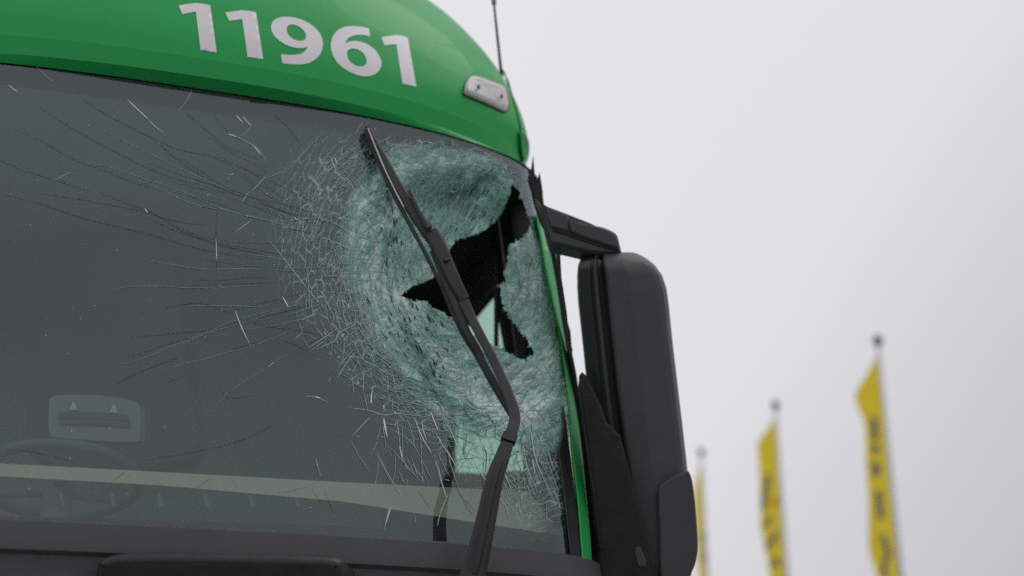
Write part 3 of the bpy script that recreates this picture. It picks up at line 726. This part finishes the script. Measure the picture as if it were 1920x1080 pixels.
r = scatter(420, DENSE, 3.0, 'ttt', (2, 5), 5, .25); ribbons('crack', r, W_(r, 1.2, 2.8), M['crack_dark'], .0025)
flk = []
for L_, cnt, sp_ in (([(733,345),(738,430),(744,530),(758,600)], 26, 9), ([(758,600),(785,660),(815,720),(845,775)], 24, 13), ([(700,560),(735,630),(775,690)], 10, 14), ([(790,590),(825,650),(850,700)], 16, 14), ([(860,440),(885,400),(915,350)], 16, 16)):
    L2 = resample(L_, 3, False)
    for k in range(cnt):
        i = rng.integers(1, len(L2)-1); t_ = L2[i+1]-L2[i-1]; t_ = t_/np.linalg.norm(t_)
        p = L2[i]+rng.normal(0, sp_, 2); ln_ = rng.uniform(3, 9); flk.append(np.array([p-t_*ln_, p+rng.normal(0, .8, 2), p+t_*ln_]))
flk = [q for q in flk if inner_ok(q)]
ribbons('crack', flk, W_(flk, 1.2, 3.6), mat('dark fold fleck', (.018, .045, .038), .7), .004)  # opaque dark teal flecks strewn along the folds
r = scatter(330, MEDI, 1.2, 'tr', (1, 3), 4, .4); ribbons('crack', r, W_(r, .9, 1.8), M['crack_white'], .0045)
def spoke(k, r):
    return SA[k]+SM[k]*np.sin(np.asarray(r, float)/SW[k]+SP[k])*.05
SA = np.sort(np.radians(np.linspace(88, 268, 46)+rng.normal(0, 1.6, 46))); SM = rng.uniform(.3, 1.2, 46); SW = rng.uniform(28, 60, 46); SP = rng.uniform(0, 6, 46)
pol = lambda r, a: HC+np.stack([np.asarray(r)*np.cos(a), np.asarray(r)*np.sin(a)*.9], -1)
def reach(a):      # the web dies out at different distances round the break
    d = math.degrees(a)
    return np.interp(d, [88, 110, 130, 160, 200, 235, 268], [330, 300, 300, 330, 362, 330, 250])
spk = []
for k in range(46):
    r0 = rng.uniform(120, 190); r1 = reach(SA[k])*rng.uniform(.7, 1.12); r = np.arange(r0, r1, 9)
    if len(r) > 3: spk.append(pol(r, spoke(k, r))+rng.normal(0, .7, (len(r), 2)))
chords = []
while len(chords) < 400:
    k = rng.integers(0, 45); m = 1+min(3, int(rng.exponential(.9))); R1 = reach(SA[k]); u = rng.random()**1.5; r = 130+(R1-130)*u
    if rng.random() < .45: r = 130+round((r-130)/27.)*27+rng.normal(0, 3)
    k2 = min(45, k+m); q = []
    for kk in range(k, k2+1): r += rng.normal(0, 3.2); q.append(pol(r, float(spoke(kk, r))))
    q = smooth_curve(q, 3)+rng.normal(0, .5, (len(smooth_curve(q, 3)), 2))
    chords.append(q)
ok_ = lambda L_: [q for q in L_ if inner_ok(q)]
lngs = []
for k in range(24):                                                      # long cracks running on across the pane
    a = rng.uniform(math.radians(150), math.radians(222)); r = rng.uniform(230, 380); q = []; j = 0
    for i in range(rng.integers(8, 34)):
        q.append(pol(r, a)); r += 14; j = .9*j+rng.normal(0, .0016); a += j+.0014*(1 if a > math.pi else -1)
    lngs.append(np.array(q))
corner = []
for k in range(90):                                                      # fine splinters towards the lower corner
    p = np.array([rng.uniform(930, 1068), rng.uniform(770, 950)]); th = 1.25+rng.normal(0, .22); q = [p]
    for i in range(rng.integers(2, 6)): th += rng.normal(0, .12); q.append(q[-1]+np.array([math.cos(th), math.sin(th)])*8)
    corner.append(np.array(q))
pane = []
for k in range(46):                                                      # cracks crossing the see-through patch by the wiper elbow
    p = np.array([rng.uniform(845, 1000), rng.uniform(735, 890)]); th = rng.choice([.5, 1.1, 1.9, 2.5])+rng.normal(0, .25); q = [p]
    for i in range(rng.integers(3, 8)): th += rng.normal(0, .16); q.append(q[-1]+np.array([math.cos(th), math.sin(th)])*8)
    pane.append(np.array(q))
pane = ok_(pane); ribbons('crack', pane, W_(pane, .9, 1.7), mat('dark teal crack', (.06, .12, .10), .7), .002)  # thin crack lines in a dark teal
spk = ok_(spk); lngs = ok_(lngs); corner = ok_(corner)
ribbons('crack', lngs[::2], W_(lngs[::2], .8, 1.3), M['crack_dark'], .002); ribbons('crack', lngs[1::2], W_(lngs[1::2], .5, .9), M['crack_teal'], .002)
ribbons('crack', corner, W_(corner, .6, 1.2), M['crack_pale'], .003)
chords = ok_(chords)
ribbons('crack', spk, W_(spk, .6, 1.1), M['crack_teal'], .003)
ribbons('crack', chords[:230], W_(chords[:230], .6, 1.2), M['crack_pale'], .003); ribbons('crack', chords[230:], W_(chords[230:], .7, 1.3), M['crack_teal'], .003)
fall = []
for k in range(64):                                                     # long splinters hanging below the break
    p = np.array([rng.uniform(700, 1050), rng.uniform(770, 870)]); th = 1.57-.42*(p[0]-860)/200+rng.normal(0, .12)
    th = math.pi-th if p[0] < 800 else th; th = 1.22+rng.normal(0, .12) if p[0] > 760 else 1.5+rng.normal(0, .3)
    q = [p]
    for i in range(rng.integers(3, 9)): th += rng.normal(0, .06); q.append(q[-1]+np.array([math.cos(th), math.sin(th)])*11)
    q = np.array(q)
    if np.all(inside(q, OUTC)) and q[:, 1].max() < 975: fall.append(q)
ribbons('crack', fall[:54], W_(fall[:54], .6, 1.2), M['crack_pale'], .003); ribbons('crack', fall[54:], W_(fall[54:], .8, 1.4), M['crack_white'], .003)
chips = []
for k in range(90):
    p = np.array([rng.uniform(0, 1040), rng.uniform(200, 960)])
    if inside([p], OUT)[0] and not inside([p], HOLE)[0]: chips.append(np.array([p, p+rng.normal(0, 2.0, 2)+[1, .6]]))
ribbons('chip', chips, W_(chips, 1.0, 2.0), M['crack_white'], .003)

# ---- pillar strip, seal, trim on the right
gl_ = [(1006,398),(1008,420),(1014,450),(1022,500),(1035,560),(1052,640),(1060,700),(1066,760),(1071,832),(1083,940),(1092,1060),(1094,1090)]
gr2 = [(1112,1090),(1108,1020),(1101,940),(1093,860),(1085,790),(1076,720),(1066,650),(1056,590),(1047,530),(1037,475),(1026,428),(1016,405)]
solid('pillar_trim', gl_+gr2, lambda p: WS.pts(p, .016), .05, M['green_edge'], bus, rings=((0, .006), (2, .001), (3.5, 0)), step=16)
solid('pillar_seal', [(1057,758),(1063,800),(1073,880),(1083,970),(1091,1052),(1070,1047),(1062,970),(1052,890),(1047,850),(1055,812)], lambda p: WS.pts(p, .010), .03, M['rubber'], bus, rings=((0, .003), (2, 0)), step=14)
dpl = lambda d0, d1=None: (lambda p: at_depth(p, d0 if d1 is None else d0+(d1-d0)*np.clip((np.asarray(p)[:, 1]-300)/800, 0, 1)))
trim = [(990,330),(995,320),(1000,288),(1003.5,336),(1008,334),(1012,321),(1018,358),(1018,366),(1021,388),(1030,430),(1041,462),(1046,500),(1052,540),(1061,590),(1070,620),(1073,660),(1081,700),(1087,740),(1100,800),(1112,880),(1124,960),(1136,1095),(1106,1095),(1106,1020),(1099,940),(1091,860),(1083,790),(1074,720),(1064,650),(1054,590),(1045,530),(1035,475),(1024,428),(1012,405),(1003,378),(999,362),(995,345)]
solid('window_trim', trim, dpl(4.12, 4.10), .05, M['plastic_dark'], bus, rings=((0, .006), (1.5, 0)), step=14, smooth=False)
solid('trim_bracket', [(1003,372),(1008,374),(1016,388),(1020,400),(1026,440),(1020,424),(1012,402)], dpl(3.97), .03, M['plastic'], bus, rings=((0, .004), (1.2, 0)))
solid('broken_trim', [(1043,470),(1050,466),(1053,520),(1063,585),(1068,640),(1074,655),(1071,668),(1064,655),(1058,610),(1048,540)], dpl(3.95), .012, M['plastic_dark'], bus, rings=((0, .004), (1.5, 0)), smooth=False)
panel = [(1084,735),(1086,704),(1091,697),(1100,704),(1112,728),(1126,756),(1134,778),(1138,791),(1150,803),(1163,815),(1172,850),(1190,920),(1206,985),(1217,1045),(1226,1100),(1128,1100),(1116,1000),(1106,900),(1094,800)]
solid('side_deflector', panel, dpl(3.88), .008, M['plastic_dark'], bus, rings=((0, .003), (1.5, -.001), (6, -.003)), step=18, smooth=False)
solid('deflector_rib', [(1086,735),(1090,735),(1098,800),(1110,880),(1122,960),(1128,1030),(1124,1030),(1116,960),(1104,880),(1093,800)], dpl(3.865), .01, M['plastic_dark'], bus, rings=((0, .003), (1, 0)), smooth=False)
solid('deflector_clip', [(1190,1028),(1200,1024),(1212,1050),(1212,1062),(1196,1062)], dpl(3.872), .01, M['plastic'], bus, rings=((0, .003), (1.5, 0)))

# ---- mirror
mir = bpy.data.objects.new('side_mirror', None); COL.objects.link(mir); mir.parent = bus
rows = np.array([(473,1112,1186),(475,1103,1194),(479,1096,1203),(485,1089,1213),(496,1084,1227),(515,1082,1241),(540,1082,1249.5),(570,1084,1254),(640,1092,1261),(720,1100,1270.5),(800,1110,1280),(880,1121,1289),(960,1132,1296),(1040,1143,1302),(1080,1150,1296),(1092,1158,1280),(1097,1170,1262)], float)
yy = np.unique(np.concatenate([np.linspace(473, 560, 26), np.linspace(560, 1070, 40), np.linspace(1070, 1097, 10)]))
xl = np.interp(yy, rows[:, 0], rows[:, 1]); xr = np.interp(yy, rows[:, 0], rows[:, 2])
prof = np.array([(0,.0),(.012,-.022),(.03,-.034),(.10,-.040),(.155,-.042),(.165,-.030),(.19,-.030),(.2,-.050),(.235,-.056),(.25,-.050),(.258,-.032),(.325,-.03),(.335,-.060),(.345,-.078),(.37,-.084),(.45,-.087),(.60,-.092),(.75,-.084),(.90,-.075),(.955,-.066),(.98,-.045),(.993,-.02),(1,0)])
V = []; F = []; fm = []; m = len(prof); back = [(1.0, .02), (.985, .045), (.9, .065), (.5, .07), (.1, .065), (.015, .045), (0, .02)]
MD = 4.02
for i, y in enumerate(yy):
    tp = math.sqrt(max(0, 1-(1-min(1, (y-472.5)/38.))**2)); tb = min(1, math.sqrt(max(0, (1097.5-y)/30.))); tt = min(tp, tb)
    px = [(xl[i]+(xr[i]-xl[i])*u, y) for u, d in prof]+[(xl[i]+(xr[i]-xl[i])*u, y) for u, d in back]
    dd = [MD+d*tt for u, d in prof]+[MD+d*max(.3, tt) for u, d in back]
    V.append(at_depth(px, dd))
K = m+len(back)
for i in range(len(yy)-1):
    for j in range(K): F.append((i*K+j, i*K+(j+1) % K, (i+1)*K+(j+1) % K, (i+1)*K+j)); fm.append(1 if j < 6 or 9 <= j < 11 else 0)
F.append(tuple(range(K-1, -1, -1))); fm.append(0); F.append(tuple((len(yy)-1)*K+j for j in range(K))); fm.append(0)
hs = link('mirror_housing', np.concatenate(V), F, None, mir, mats=[M['plastic'], M['mirror_edge']], fmat=fm)
bm = bmesh.new(); bm.from_mesh(hs.data); bmesh.ops.recalc_face_normals(bm, faces=bm.faces)
for e_ in bm.edges:
    if len(e_.link_faces) == 2 and e_.calc_face_angle() > .24: e_.smooth = False
bm.to_mesh(hs.data); bm.free()
cap = smooth_curve([(1234,925),(1240,908),(1256,896),(1278,886),(1287,882),(1293,884),(1299,902),(1305,950),(1309,1010),(1308,1040),(1300,1068),(1286,1088),(1262,1092),(1240,1088),(1236,1000)], 4, True)
solid('mirror_cap', cap, dpl(3.900), .12, M['plastic'], mir, rings=((0, .012), (1.2, .004), (2.5, .001), (4, 0)))
# arm: a channelled black bracket reaching out to the head of the mirror
solid('mirror_arm', smooth_curve([(1016,383),(1024,384),(1042,390),(1075,403),(1108,416),(1118,421),(1120,421.5),(1132,424),(1150,432),(1158,440),(1162,455),(1165,468),(1163,473),(1140,474),(1112,472),(1085,466),(1060,460),(1040,456),(1030,450)], 2, True), lambda p: at_depth(p, 3.93+.0004*(np.asarray(p)[:, 0]-1020)), .09, M['plastic'], mir, rings=((0, .012), (2, .004), (4, 0)))
fa = lambda o: (lambda p: at_depth(p, 3.93+o+.0004*(np.asarray(p)[:, 0]-1020)))
solid('arm_cover', [(1068,411),(1090,417),(1118,424),(1134,428),(1150,436),(1157,446),(1161,464),(1140,459),(1112,450),(1070,434)], fa(-.012), .02, M['plastic'], mir, rings=((0, .006), (1.5, .001), (3, 0)))
solid('arm_cover', [(1024,388),(1042,393),(1066,403),(1067,433),(1040,426),(1032,424)], fa(-.010), .02, M['plastic'], mir, rings=((0, .006), (1.5, .001), (3, 0)))
solid('arm_groove', [(1034,427),(1068,437),(1112,453),(1140,462),(1160,468),(1160,470),(1140,467),(1112,458),(1068,443),(1036,433)], fa(-.004), .01, M['rubber'], mir, rings=((0, .002), (1, 0)))
tube('mirror_pivot', at_depth([(1136, 458), (1136, 484)], [4.02, 4.02]), [.036, .036], M['rubber'], mir, 20)

# ---- wiper
wip = bpy.data.objects.new('wiper', None); COL.objects.link(wip); wip.parent = bus
PXM = 3.6/FPX
def wpts(pts, off): 
    pts = np.asarray(pts, float); return WS.pts(pts, np.asarray(off, float))
def wsweep(name, pts, off, wpx, h, m_, par=wip, sub=5, smooth=False):
    pts = np.asarray(pts, float); k = len(pts)
    full = np.concatenate([pts, np.asarray(off, float)[:, None], np.broadcast_to(np.asarray(wpx, float), (k,))[:, None], np.broadcast_to(np.asarray(h, float), (k,))[:, None]], 1)
    c = smooth_curve(full, sub)
    return sweep(name, wpts(c[:, :2], c[:, 2]), c[:, 3]*PXM, c[:, 4], m_, par, smooth=smooth)
wsweep('wiper_arm', [(878,1110),(888,1075),(906,1000),(927,900),(941,860),(951,832)], [.09,.10,.135,.175,.19,.195], [47,44,37,31,27,23], [.03,.03,.028,.026,.024,.022], M['wiper'])
wsweep('arm_ridge', [(890,1075),(907,1000),(927,905),(940,864)], [.094,.102,.128,.152] if False else [.117,.151,.189,.204], [9,8,7,6], [.006]*4, M['wiper'])
wsweep('arm_collar', [(952,829),(957,815)], [.197,.198], [27,27], [.028,.028], M['wiper'])
wsweep('arm_rod', [(955,822),(961,805),(965,789),(963.5,770),(957,749),(947,722),(928,681),(900,627),(884,596),(870,566)], [.197,.198,.196,.19,.18,.165,.14,.12,.10,.09], [21,21,21,20,19,18,17,17,19,22], [.016]*10, M['wiper'])
wsweep('blade_bracket', [(808,436),(822,462),(838,498),(854,532),(870,562)], [.075,.078,.08,.082,.083], [30,31,29,26,22], [.034,.036,.034,.032,.026], M['wiper'])
wsweep('bracket_clip', [(833,489),(841,486)], [.1,.1], [5,5], [.01,.01], M['rubber'])
wsweep('blade_spine', [(689,238),(701,264),(722,302),(748,352),(775,396),(800,434),(815,458)], [.028,.03,.036,.046,.056,.066,.07], [9,12,15,19,24,24,20], [.014,.016,.018,.022,.024,.024,.02], M['wiper'])
wsweep('blade_spine', [(812,470),(832,520),(852,566),(877,625),(898,660),(907,681),(930,720),(962,783)], [.062,.064,.066,.07,.074,.08,.09,.1], [14,14,15,14,13,12,10,7], [.014]*8, M['wiper'])
wsweep('blade_rubber', [(684,246),(697,275),(716,318),(742,372),(768,420),(795,470),(820,520),(843,572),(867,625),(893,668),(922,722),(955,778)], [.006,.01,.016,.024,.03,.034,.036,.038,.042,.046,.055,.07], [6,8,8,8,8,8,8,8,8,7,6,5], [.022]*12, M['rubber'])
wsweep('blade_edge', [(690,240),(700,266),(716,305),(738,352),(757,388)], [.036,.038,.044,.052,.06], [2.2]*5, [.004]*5, M['metal'])
wsweep('washer_hose', [(767,357),(779,384),(791,408),(802,428)], [.085,.088,.09,.092], [7,7,8,9], [.010]*4, M['rubber'])
wsweep('hose_clip', [(799,428),(807,424)], [.098,.098], [8,8], [.014,.014], M['rubber'])

# ---- cowl and lower front
def shell(name, secs, mt, parent=bus, phi0=-math.pi/2, phi1=math.pi/2, back_=True, sharp_all=True):
    ph = np.linspace(phi0, phi1, 101); V = []; F = []; nc = len(ph)+(2 if back_ else 0)
    for z, a, b in secs:
        x, y = plan(ph, a, DEP, NN); r_ = [(x[i], y[i]+b, z) for i in range(len(ph))]
        if back_: r_ = [(r_[0][0], YB, z)]+r_+[(r_[-1][0], YB, z)]
        V += r_
    for i in range(len(secs)-1):
        for j in range(nc-1): F.append((i*nc+j, (i+1)*nc+j, (i+1)*nc+j+1, i*nc+j+1))
    o = link(name, V, F, mt, parent)
    bm = bmesh.new(); bm.from_mesh(o.data); bmesh.ops.recalc_face_normals(bm, faces=bm.faces)
    for e_ in bm.edges:
        if len(e_.link_faces) == 2 and e_.calc_face_angle() > .35: e_.smooth = False
    bm.to_mesh(o.data); bm.free(); return o
shell('front_cowl', [(1.60,1.27,.05),(1.634,1.298,.012),(1.636,1.308,-.006),(1.630,1.314,-.020),(1.585,1.318,-.026),(1.562,1.318,-.026),(1.552,1.308,-.010),(1.50,1.304,.0),(1.15,1.30,.0)], M['cowl'], back_=False)
solid('wiper_cover', smooth_curve([(176,1062),(182,1048),(205,1038),(240,1034),(290,1033),(420,1034),(560,1038),(610,1040),(636,1046),(647,1060),(655,1120),(640,1190),(400,1195),(180,1185),(168,1120)], 3, True), lambda p: at_depth(p, 3.06+.00016*(np.asarray(p)[:, 0]-180)), .22, M['plastic_dark'], bus, rings=((0, .03), (5, .012), (12, .002), (20, 0)))
shell('lower_front', [(1.15,1.302,.0),(.95,1.31,-.02),(.62,1.30,-.03),(.42,1.28,.0),(.34,1.25,.06)], M['green'], back_=False)
for sx in (-1, 1):
    q = np.stack([np.full(2, sx*.95), [0.85, 0.70]], -1)
    x, y = plan(np.array([sx*.80]), 1.31, DEP, NN)
    box('headlight', (x[0], y[0]-.02, .78), (.34, .12, .18), M['lens'], bus, .03)
# flanks with the cab window cut through the right one
FN = np.array([1, 0, (A0-A1)/(ZT-ZB)]); FP = np.array([A0, 0, ZB])
def flank(side, holes):
    y0 = DEP+.05; outer = np.array([(y0, 1.62), (y0+.22, ZT+.02), (YB, ZT+.02), (YB, .42), (y0-.02, .42), (y0-.02, 1.0)])
    v, f = cdt(outer*100, [np.asarray(h)*100 for h in holes], 22, None); v = v/100
    x = np.where(v[:, 1] > ZB, A0-FN[2]*(v[:, 1]-ZB), A0)
    P = np.stack([side*x, v[:, 0], v[:, 1]], -1); return P, f
win_px = np.array([(847,640),(893,590),(945,528),(952,600),(975,720),(1012,884),(925,893),(849,888)], float)
WP = ray_plane(win_px, FP, FN)
P, f = flank(1, [WP[:, 1:]]); fr_ = link('side_panel', P, f, M['green'], bus, smooth=False)
lin_ = lambda P_, sd_: P_-np.array([sd_*.022, 0, 0])
link('cab_lining', lin_(P, 1), f, M['interior'], bus, smooth=False)
fr_.data.materials.append(M['interior_dark'])
so = fr_.modifiers.new('thickness', 'SOLIDIFY'); so.thickness = .03; so.offset = 0; so.material_offset_rim = 1
P, f = flank(-1, []); fl_ = link('side_panel', P, f, M['green'], bus, smooth=False)
link('cab_lining', lin_(P, -1), f, M['interior'], bus, smooth=False)
so = fl_.modifiers.new('thickness', 'SOLIDIFY'); so.thickness = .03; so.offset = 0
link('side_window', WP+[.004, 0, 0], [tuple(range(len(WP)))], M['side_glass'], bus, smooth=False)
cw = np.concatenate([WP, WP[:1]]); cw = cw.mean(0)+(cw-cw.mean(0))*np.array([1, 1.02, 1.02])
sweep('window_frame', resample(cw, .2, False)-[.026, 0, 0], .03, .02, M['interior'], bus, normal=(-1, 0, 0))
yf_ = DEP+.05
sweep('door_seal', [(A0-.03, yf_-.035, 1.0), (A0-.03, yf_-.035, ZB), (A1-.022, yf_+.185, ZT)], .10, .03, M['interior_dark'], bus, normal=(0, -1, 0))
rod = ray_plane([(930.5, 500), (930.5, 655)], FP-[.10, 0, 0], FN); tube('window_rod', rod, .009, M['interior'], bus, 8)
for sd_ in (-1, 1):
    for k_ in range(4):
        y_ = 3.3+1.85*k_; xx = A0-.03
        b_ = box('passenger_window', (sd_*(A0-.062), y_+.8, 2.2), (.10, 1.65, 1.0), M['dark_glass'], bus, .02)
        b_.rotation_euler = (0, 0, 0)
box('rear_wall', (0, YB-.03, 2.0), (2.4, .06, 3.1), M['green'], bus, .02)
box('floor_pan', (0, 5.9, .75), (2.44, 9.6, .5), M['plastic_dark'], bus)
for y_ in (2.2, 8.2):
    for sd_ in (-1, 1):
        cpt = [(sd_*(1.02+t_*.12), y_, .5) for t_ in (0, .05, 1, 2, 2.05)]
        wh = tube('wheel', cpt, [.40, .48, .5, .48, .40], M['tyre'], bus, 32)
        tube('rim', [(sd_*1.262, y_, .5), (sd_*1.275, y_, .5)], [.3, .27], M['metal'], wh, 24)

# ---- inside the cab
box('added_bulkhead', (0, 2.75, 2.1), (2.36, .05, 1.9), M['lining'], bus)  # added partition, closes the cab off so it stays dark
box('headliner', (-.18, 1.51, ZT-.02), (1.44, 2.42, .04), M['lining'], bus)
box('headliner_edge', (.87, 1.80, ZT-.03), (.66, 1.86, .06), M['interior'], bus)
ph_ = np.linspace(1.17, 1.57, 14); zq_ = np.linspace(1.5, 3.0, 12); V = []; F = []
for z_ in zq_:
    q_ = np.stack([ph_, np.full(14, z_)], -1); V += (ws(q_)-normals(ws, q_)*np.array([[.15]])).tolist()
for i in range(11):
    for j in range(13): F.append((i*14+j, i*14+j+1, (i+1)*14+j+1, (i+1)*14+j))
pl_ = link('pillar_lining', V, F, M['interior_dark'], bus)
box('cab_floor', (0, 1.55, 1.22), (2.44, 2.3, .06), M['interior'], bus)
dash = shell('dashboard', [(1.25,1.10,.14),(1.60,1.12,.13),(1.63,1.1,.16),(1.63,1.0,.55)], M['dash'], back_=False)
for x_ in (115, 210, 298, 385, 470, 555):
    patch('dash_tick', [(x_-4,925),(x_+2,925),(x_+7,950),(x_+1,950)], M['tick'], lambda p: WS.pts(p, -.08), dash, step=12, thick=.012)  # slightly paler ticks along the dash
patch('cream_panel', [(-450,856),(0,869),(250,882),(640,904),(990,921),(1054,1004),(900,981),(640,940),(300,910),(0,893),(-450,878)], M['cream'], lambda p: WS.pts(p, -.075), bus, step=30, thick=.02)
patch('cab_seat', smooth_curve([(120,470),(160,440),(240,436),(300,446),(322,480),(340,600),(352,720),(350,860),(60,860),(70,700),(95,560)], 3, True), M['dash'], lambda p: at_depth(p, 4.75), bus, step=40, thick=.18)
pl = patch('ticket_machine', smooth_curve([(92,760),(98,744),(130,740),(180,741),(235,748),(258,756),(263,772),(262,815),(255,828),(180,826),(110,820),(93,812)], 3, True), M['device'], lambda p: WS.pts(p, -.24), bus, step=20, thick=.05)
patch('machine_slot', [(112,773),(150,772),(200,774),(238,778),(242,788),(200,785),(150,783),(108,783)], M['rubber'], lambda p: WS.pts(p, -.232), pl, step=20, thick=.008)
patch('machine_slot', [(112,787),(150,786),(200,788),(242,792),(243,801),(200,797),(150,795),(114,794)], M['rubber'], lambda p: WS.pts(p, -.232), pl, step=20, thick=.008)
for c in ((138, 762), (213, 767)):
    patch('machine_lamp', [(c[0]-7,c[1]+6),(c[0]-2,c[1]-8),(c[0]+2,c[1]-8),(c[0]+7,c[1]+7)], M['pale'], lambda p: WS.pts(p, -.232), pl, step=8, thick=.008)
wc = at_depth([(112, 903)], 3.62)[0]; ta = math.radians(17)
ux = np.array([1, 0, 0.]); uy = np.array([0, math.cos(ta), -math.sin(ta)])
an = np.linspace(0, 2*math.pi, 65)[:-1]; V = []; F = []
uz = np.cross(ux, uy)
for a in an:
    rd = math.cos(a)*ux+math.sin(a)*uy
    for b in np.linspace(0, 2*math.pi, 11)[:-1]: V.append(wc+rd*(.215+.016*math.cos(b))+uz*.016*math.sin(b))
for i in range(64):
    for j in range(10): F.append((i*10+j, i*10+(j+1) % 10, ((i+1) % 64)*10+(j+1) % 10, ((i+1) % 64)*10+j))
stw = link('steering_wheel', V, F, M['dash'], bus)
for a in (.5, 2.64, 4.71):
    tube('wheel_spoke', [wc-uz*.03, wc+(math.cos(a)*ux+math.sin(a)*uy)*.21], [.018, .012], M['interior'], stw, 8)
tube('steering_column', [wc-uz*.02, wc-uz*.35+[0, -.06, 0]], [.04, .04], M['interior'], stw, 12)

# ------------------------------------------------------------------ flags on their poles
def flag(top, bot, ledge, hgt, plabel, flabel, marks, dots=()):
    t0 = (hgt-C0[2])/rays([top])[0, 2]; ptop = C0+t0*rays([top])[0]; dist = t0
    base = np.array([ptop[0], ptop[1], 0.0])
    pole = thing('flagpole', plabel, 'flagpole', tuple(base), 'flagpoles behind the bus')
    p_ = tube('pole', [(0, 0, 0), (0, 0, hgt*.5), (0, 0, hgt-.05)], [.055, .05, .04], M['pole'], pole, 16)
    zz_ = np.array([-.10, -.08, .02, .10, .13]); tube('finial', [(0, 0, hgt+z) for z in zz_], [.035, .07, .095, .075, .02], M['knob'], pole, 16)
    # cloth in the plane through the pole, rippling in depth
    nrm = np.array([-Fv[0], -Fv[1], 0.]); nrm /= np.linalg.norm(nrm)
    fn0 = lambda px: ray_plane(px, ptop, nrm)
    led = smooth_curve(ledge, 4)
    topz = fn0(led[:1])[0, 2]
    ys = led[:, 1]; V = []; F = []; nu = 13
    side = np.array([Rv[0], Rv[1], 0.0])
    def cloth(px):
        P = fn0(px); s_ = (P-base)@side; z = P[:, 2]
        wob = .06*np.sin(s_*5+z*1.1)+.04*np.sin(z*2.0+s_*3)
        return P - nrm*0 + nrm*(wob*np.clip(-s_*2.2, 0, 1))[:, None]
    for i in range(len(led)):
        pz = fn0(led[i:i+1])[0, 2]; pr = proj(np.array([[base[0], base[1], pz]]))[0]
        xr_ = pr[0]-2.0
        for k in range(nu): V.append(cloth(np.array([[led[i, 0]+(xr_-led[i, 0])*k/(nu-1), led[i, 1]+(pr[1]-led[i, 1])*k/(nu-1)]]))[0])
    for i in range(len(led)-1):
        for k in range(nu-1): F.append((i*nu+k, i*nu+k+1, (i+1)*nu+k+1, (i+1)*nu+k))
    fo = link('flag', V, F, M['yellow'], smooth=True); fo['label'] = flabel; fo['category'] = 'flag'; fo['group'] = 'yellow flags behind the bus'
    pass
    for pts, wd in marks:
        pts = smooth_curve(pts, 4) if len(pts) > 2 else resample(pts, 6, False)
        t = np.gradient(pts, axis=0); t /= np.linalg.norm(t, axis=1, keepdims=True); nn = np.stack([-t[:, 1], t[:, 0]], -1)*wd/2
        A = cloth(pts+nn)+nrm*.03; B = cloth(pts-nn)+nrm*.03; k = len(pts)
        link('letter', np.concatenate([A, B]), [(i, i+1, k+i+1, k+i) for i in range(k-1)], M['ink'], fo, smooth=False)
    for c, rx, ry in dots:
        an_ = np.linspace(0, 2*math.pi, 17)[:-1]; q = np.stack([c[0]+rx*np.cos(an_), c[1]+ry*np.sin(an_)], -1)
        link('flag_emblem', cloth(q)+nrm*.03, [tuple(range(16))], M['orange'], fo, smooth=False)
flag((1646,640), None, [(1646,662),(1636,682),(1620,710),(1604,738),(1610,765),(1619,785),(1624,815),(1626,870),(1629,930),(1627,990),(1627,1030),(1638,1068),(1648,1110),(1655,1200),(1662,1320)], 8.6,
     'tallest looking grey flagpole, farthest right in the picture', 'large yellow flag with dark lettering, farthest from the mirror',
     [([(1637,783),(1640,826)], 11), ([(1640,834),(1642,850)], 12), ([(1642,866),(1644,892)], 12), ([(1648,920),(1650,948),(1652,972)], 11), ([(1653,1003),(1660,1022),(1663,1042),(1657,1060),(1658,1085)], 10), ([(1666,1120),(1669,1160)], 11)])
flag((1454,761), None, [(1454.5,780),(1445,795),(1431,815),(1420,832),(1422,860),(1425,900),(1427,950),(1427,990),(1433,1020),(1440,1060),(1444,1100),(1450,1180),(1456,1300)], 8.6,
     'grey flagpole standing between two other flagpoles', 'yellow flag with dark letters and an orange dot, middle of the three',
     [([(1439,890),(1437,912),(1434,935),(1434,955)], 9), ([(1447,968),(1440,978),(1434,988)], 8), ([(1455,997),(1450,1012),(1441,1020),(1438,1030)], 9), ([(1448,1064),(1454,1044),(1461,1064)], 5), ([(1460,1100),(1462,1140)], 8)], [((1453,941), 5, 9)])
flag((1315,849), None, [(1314.5,866),(1309,885),(1303,910),(1300,935),(1302,970),(1305,1010),(1308,1050),(1312,1100),(1318,1200),(1324,1300)], 8.6,
     'grey flagpole just right of the bus mirror, partly hidden by it', 'narrow yellow flag half hidden behind the bus mirror',
     [([(1317,1000),(1318,1020)], 6), ([(1319,1035),(1320,1055)], 6)])
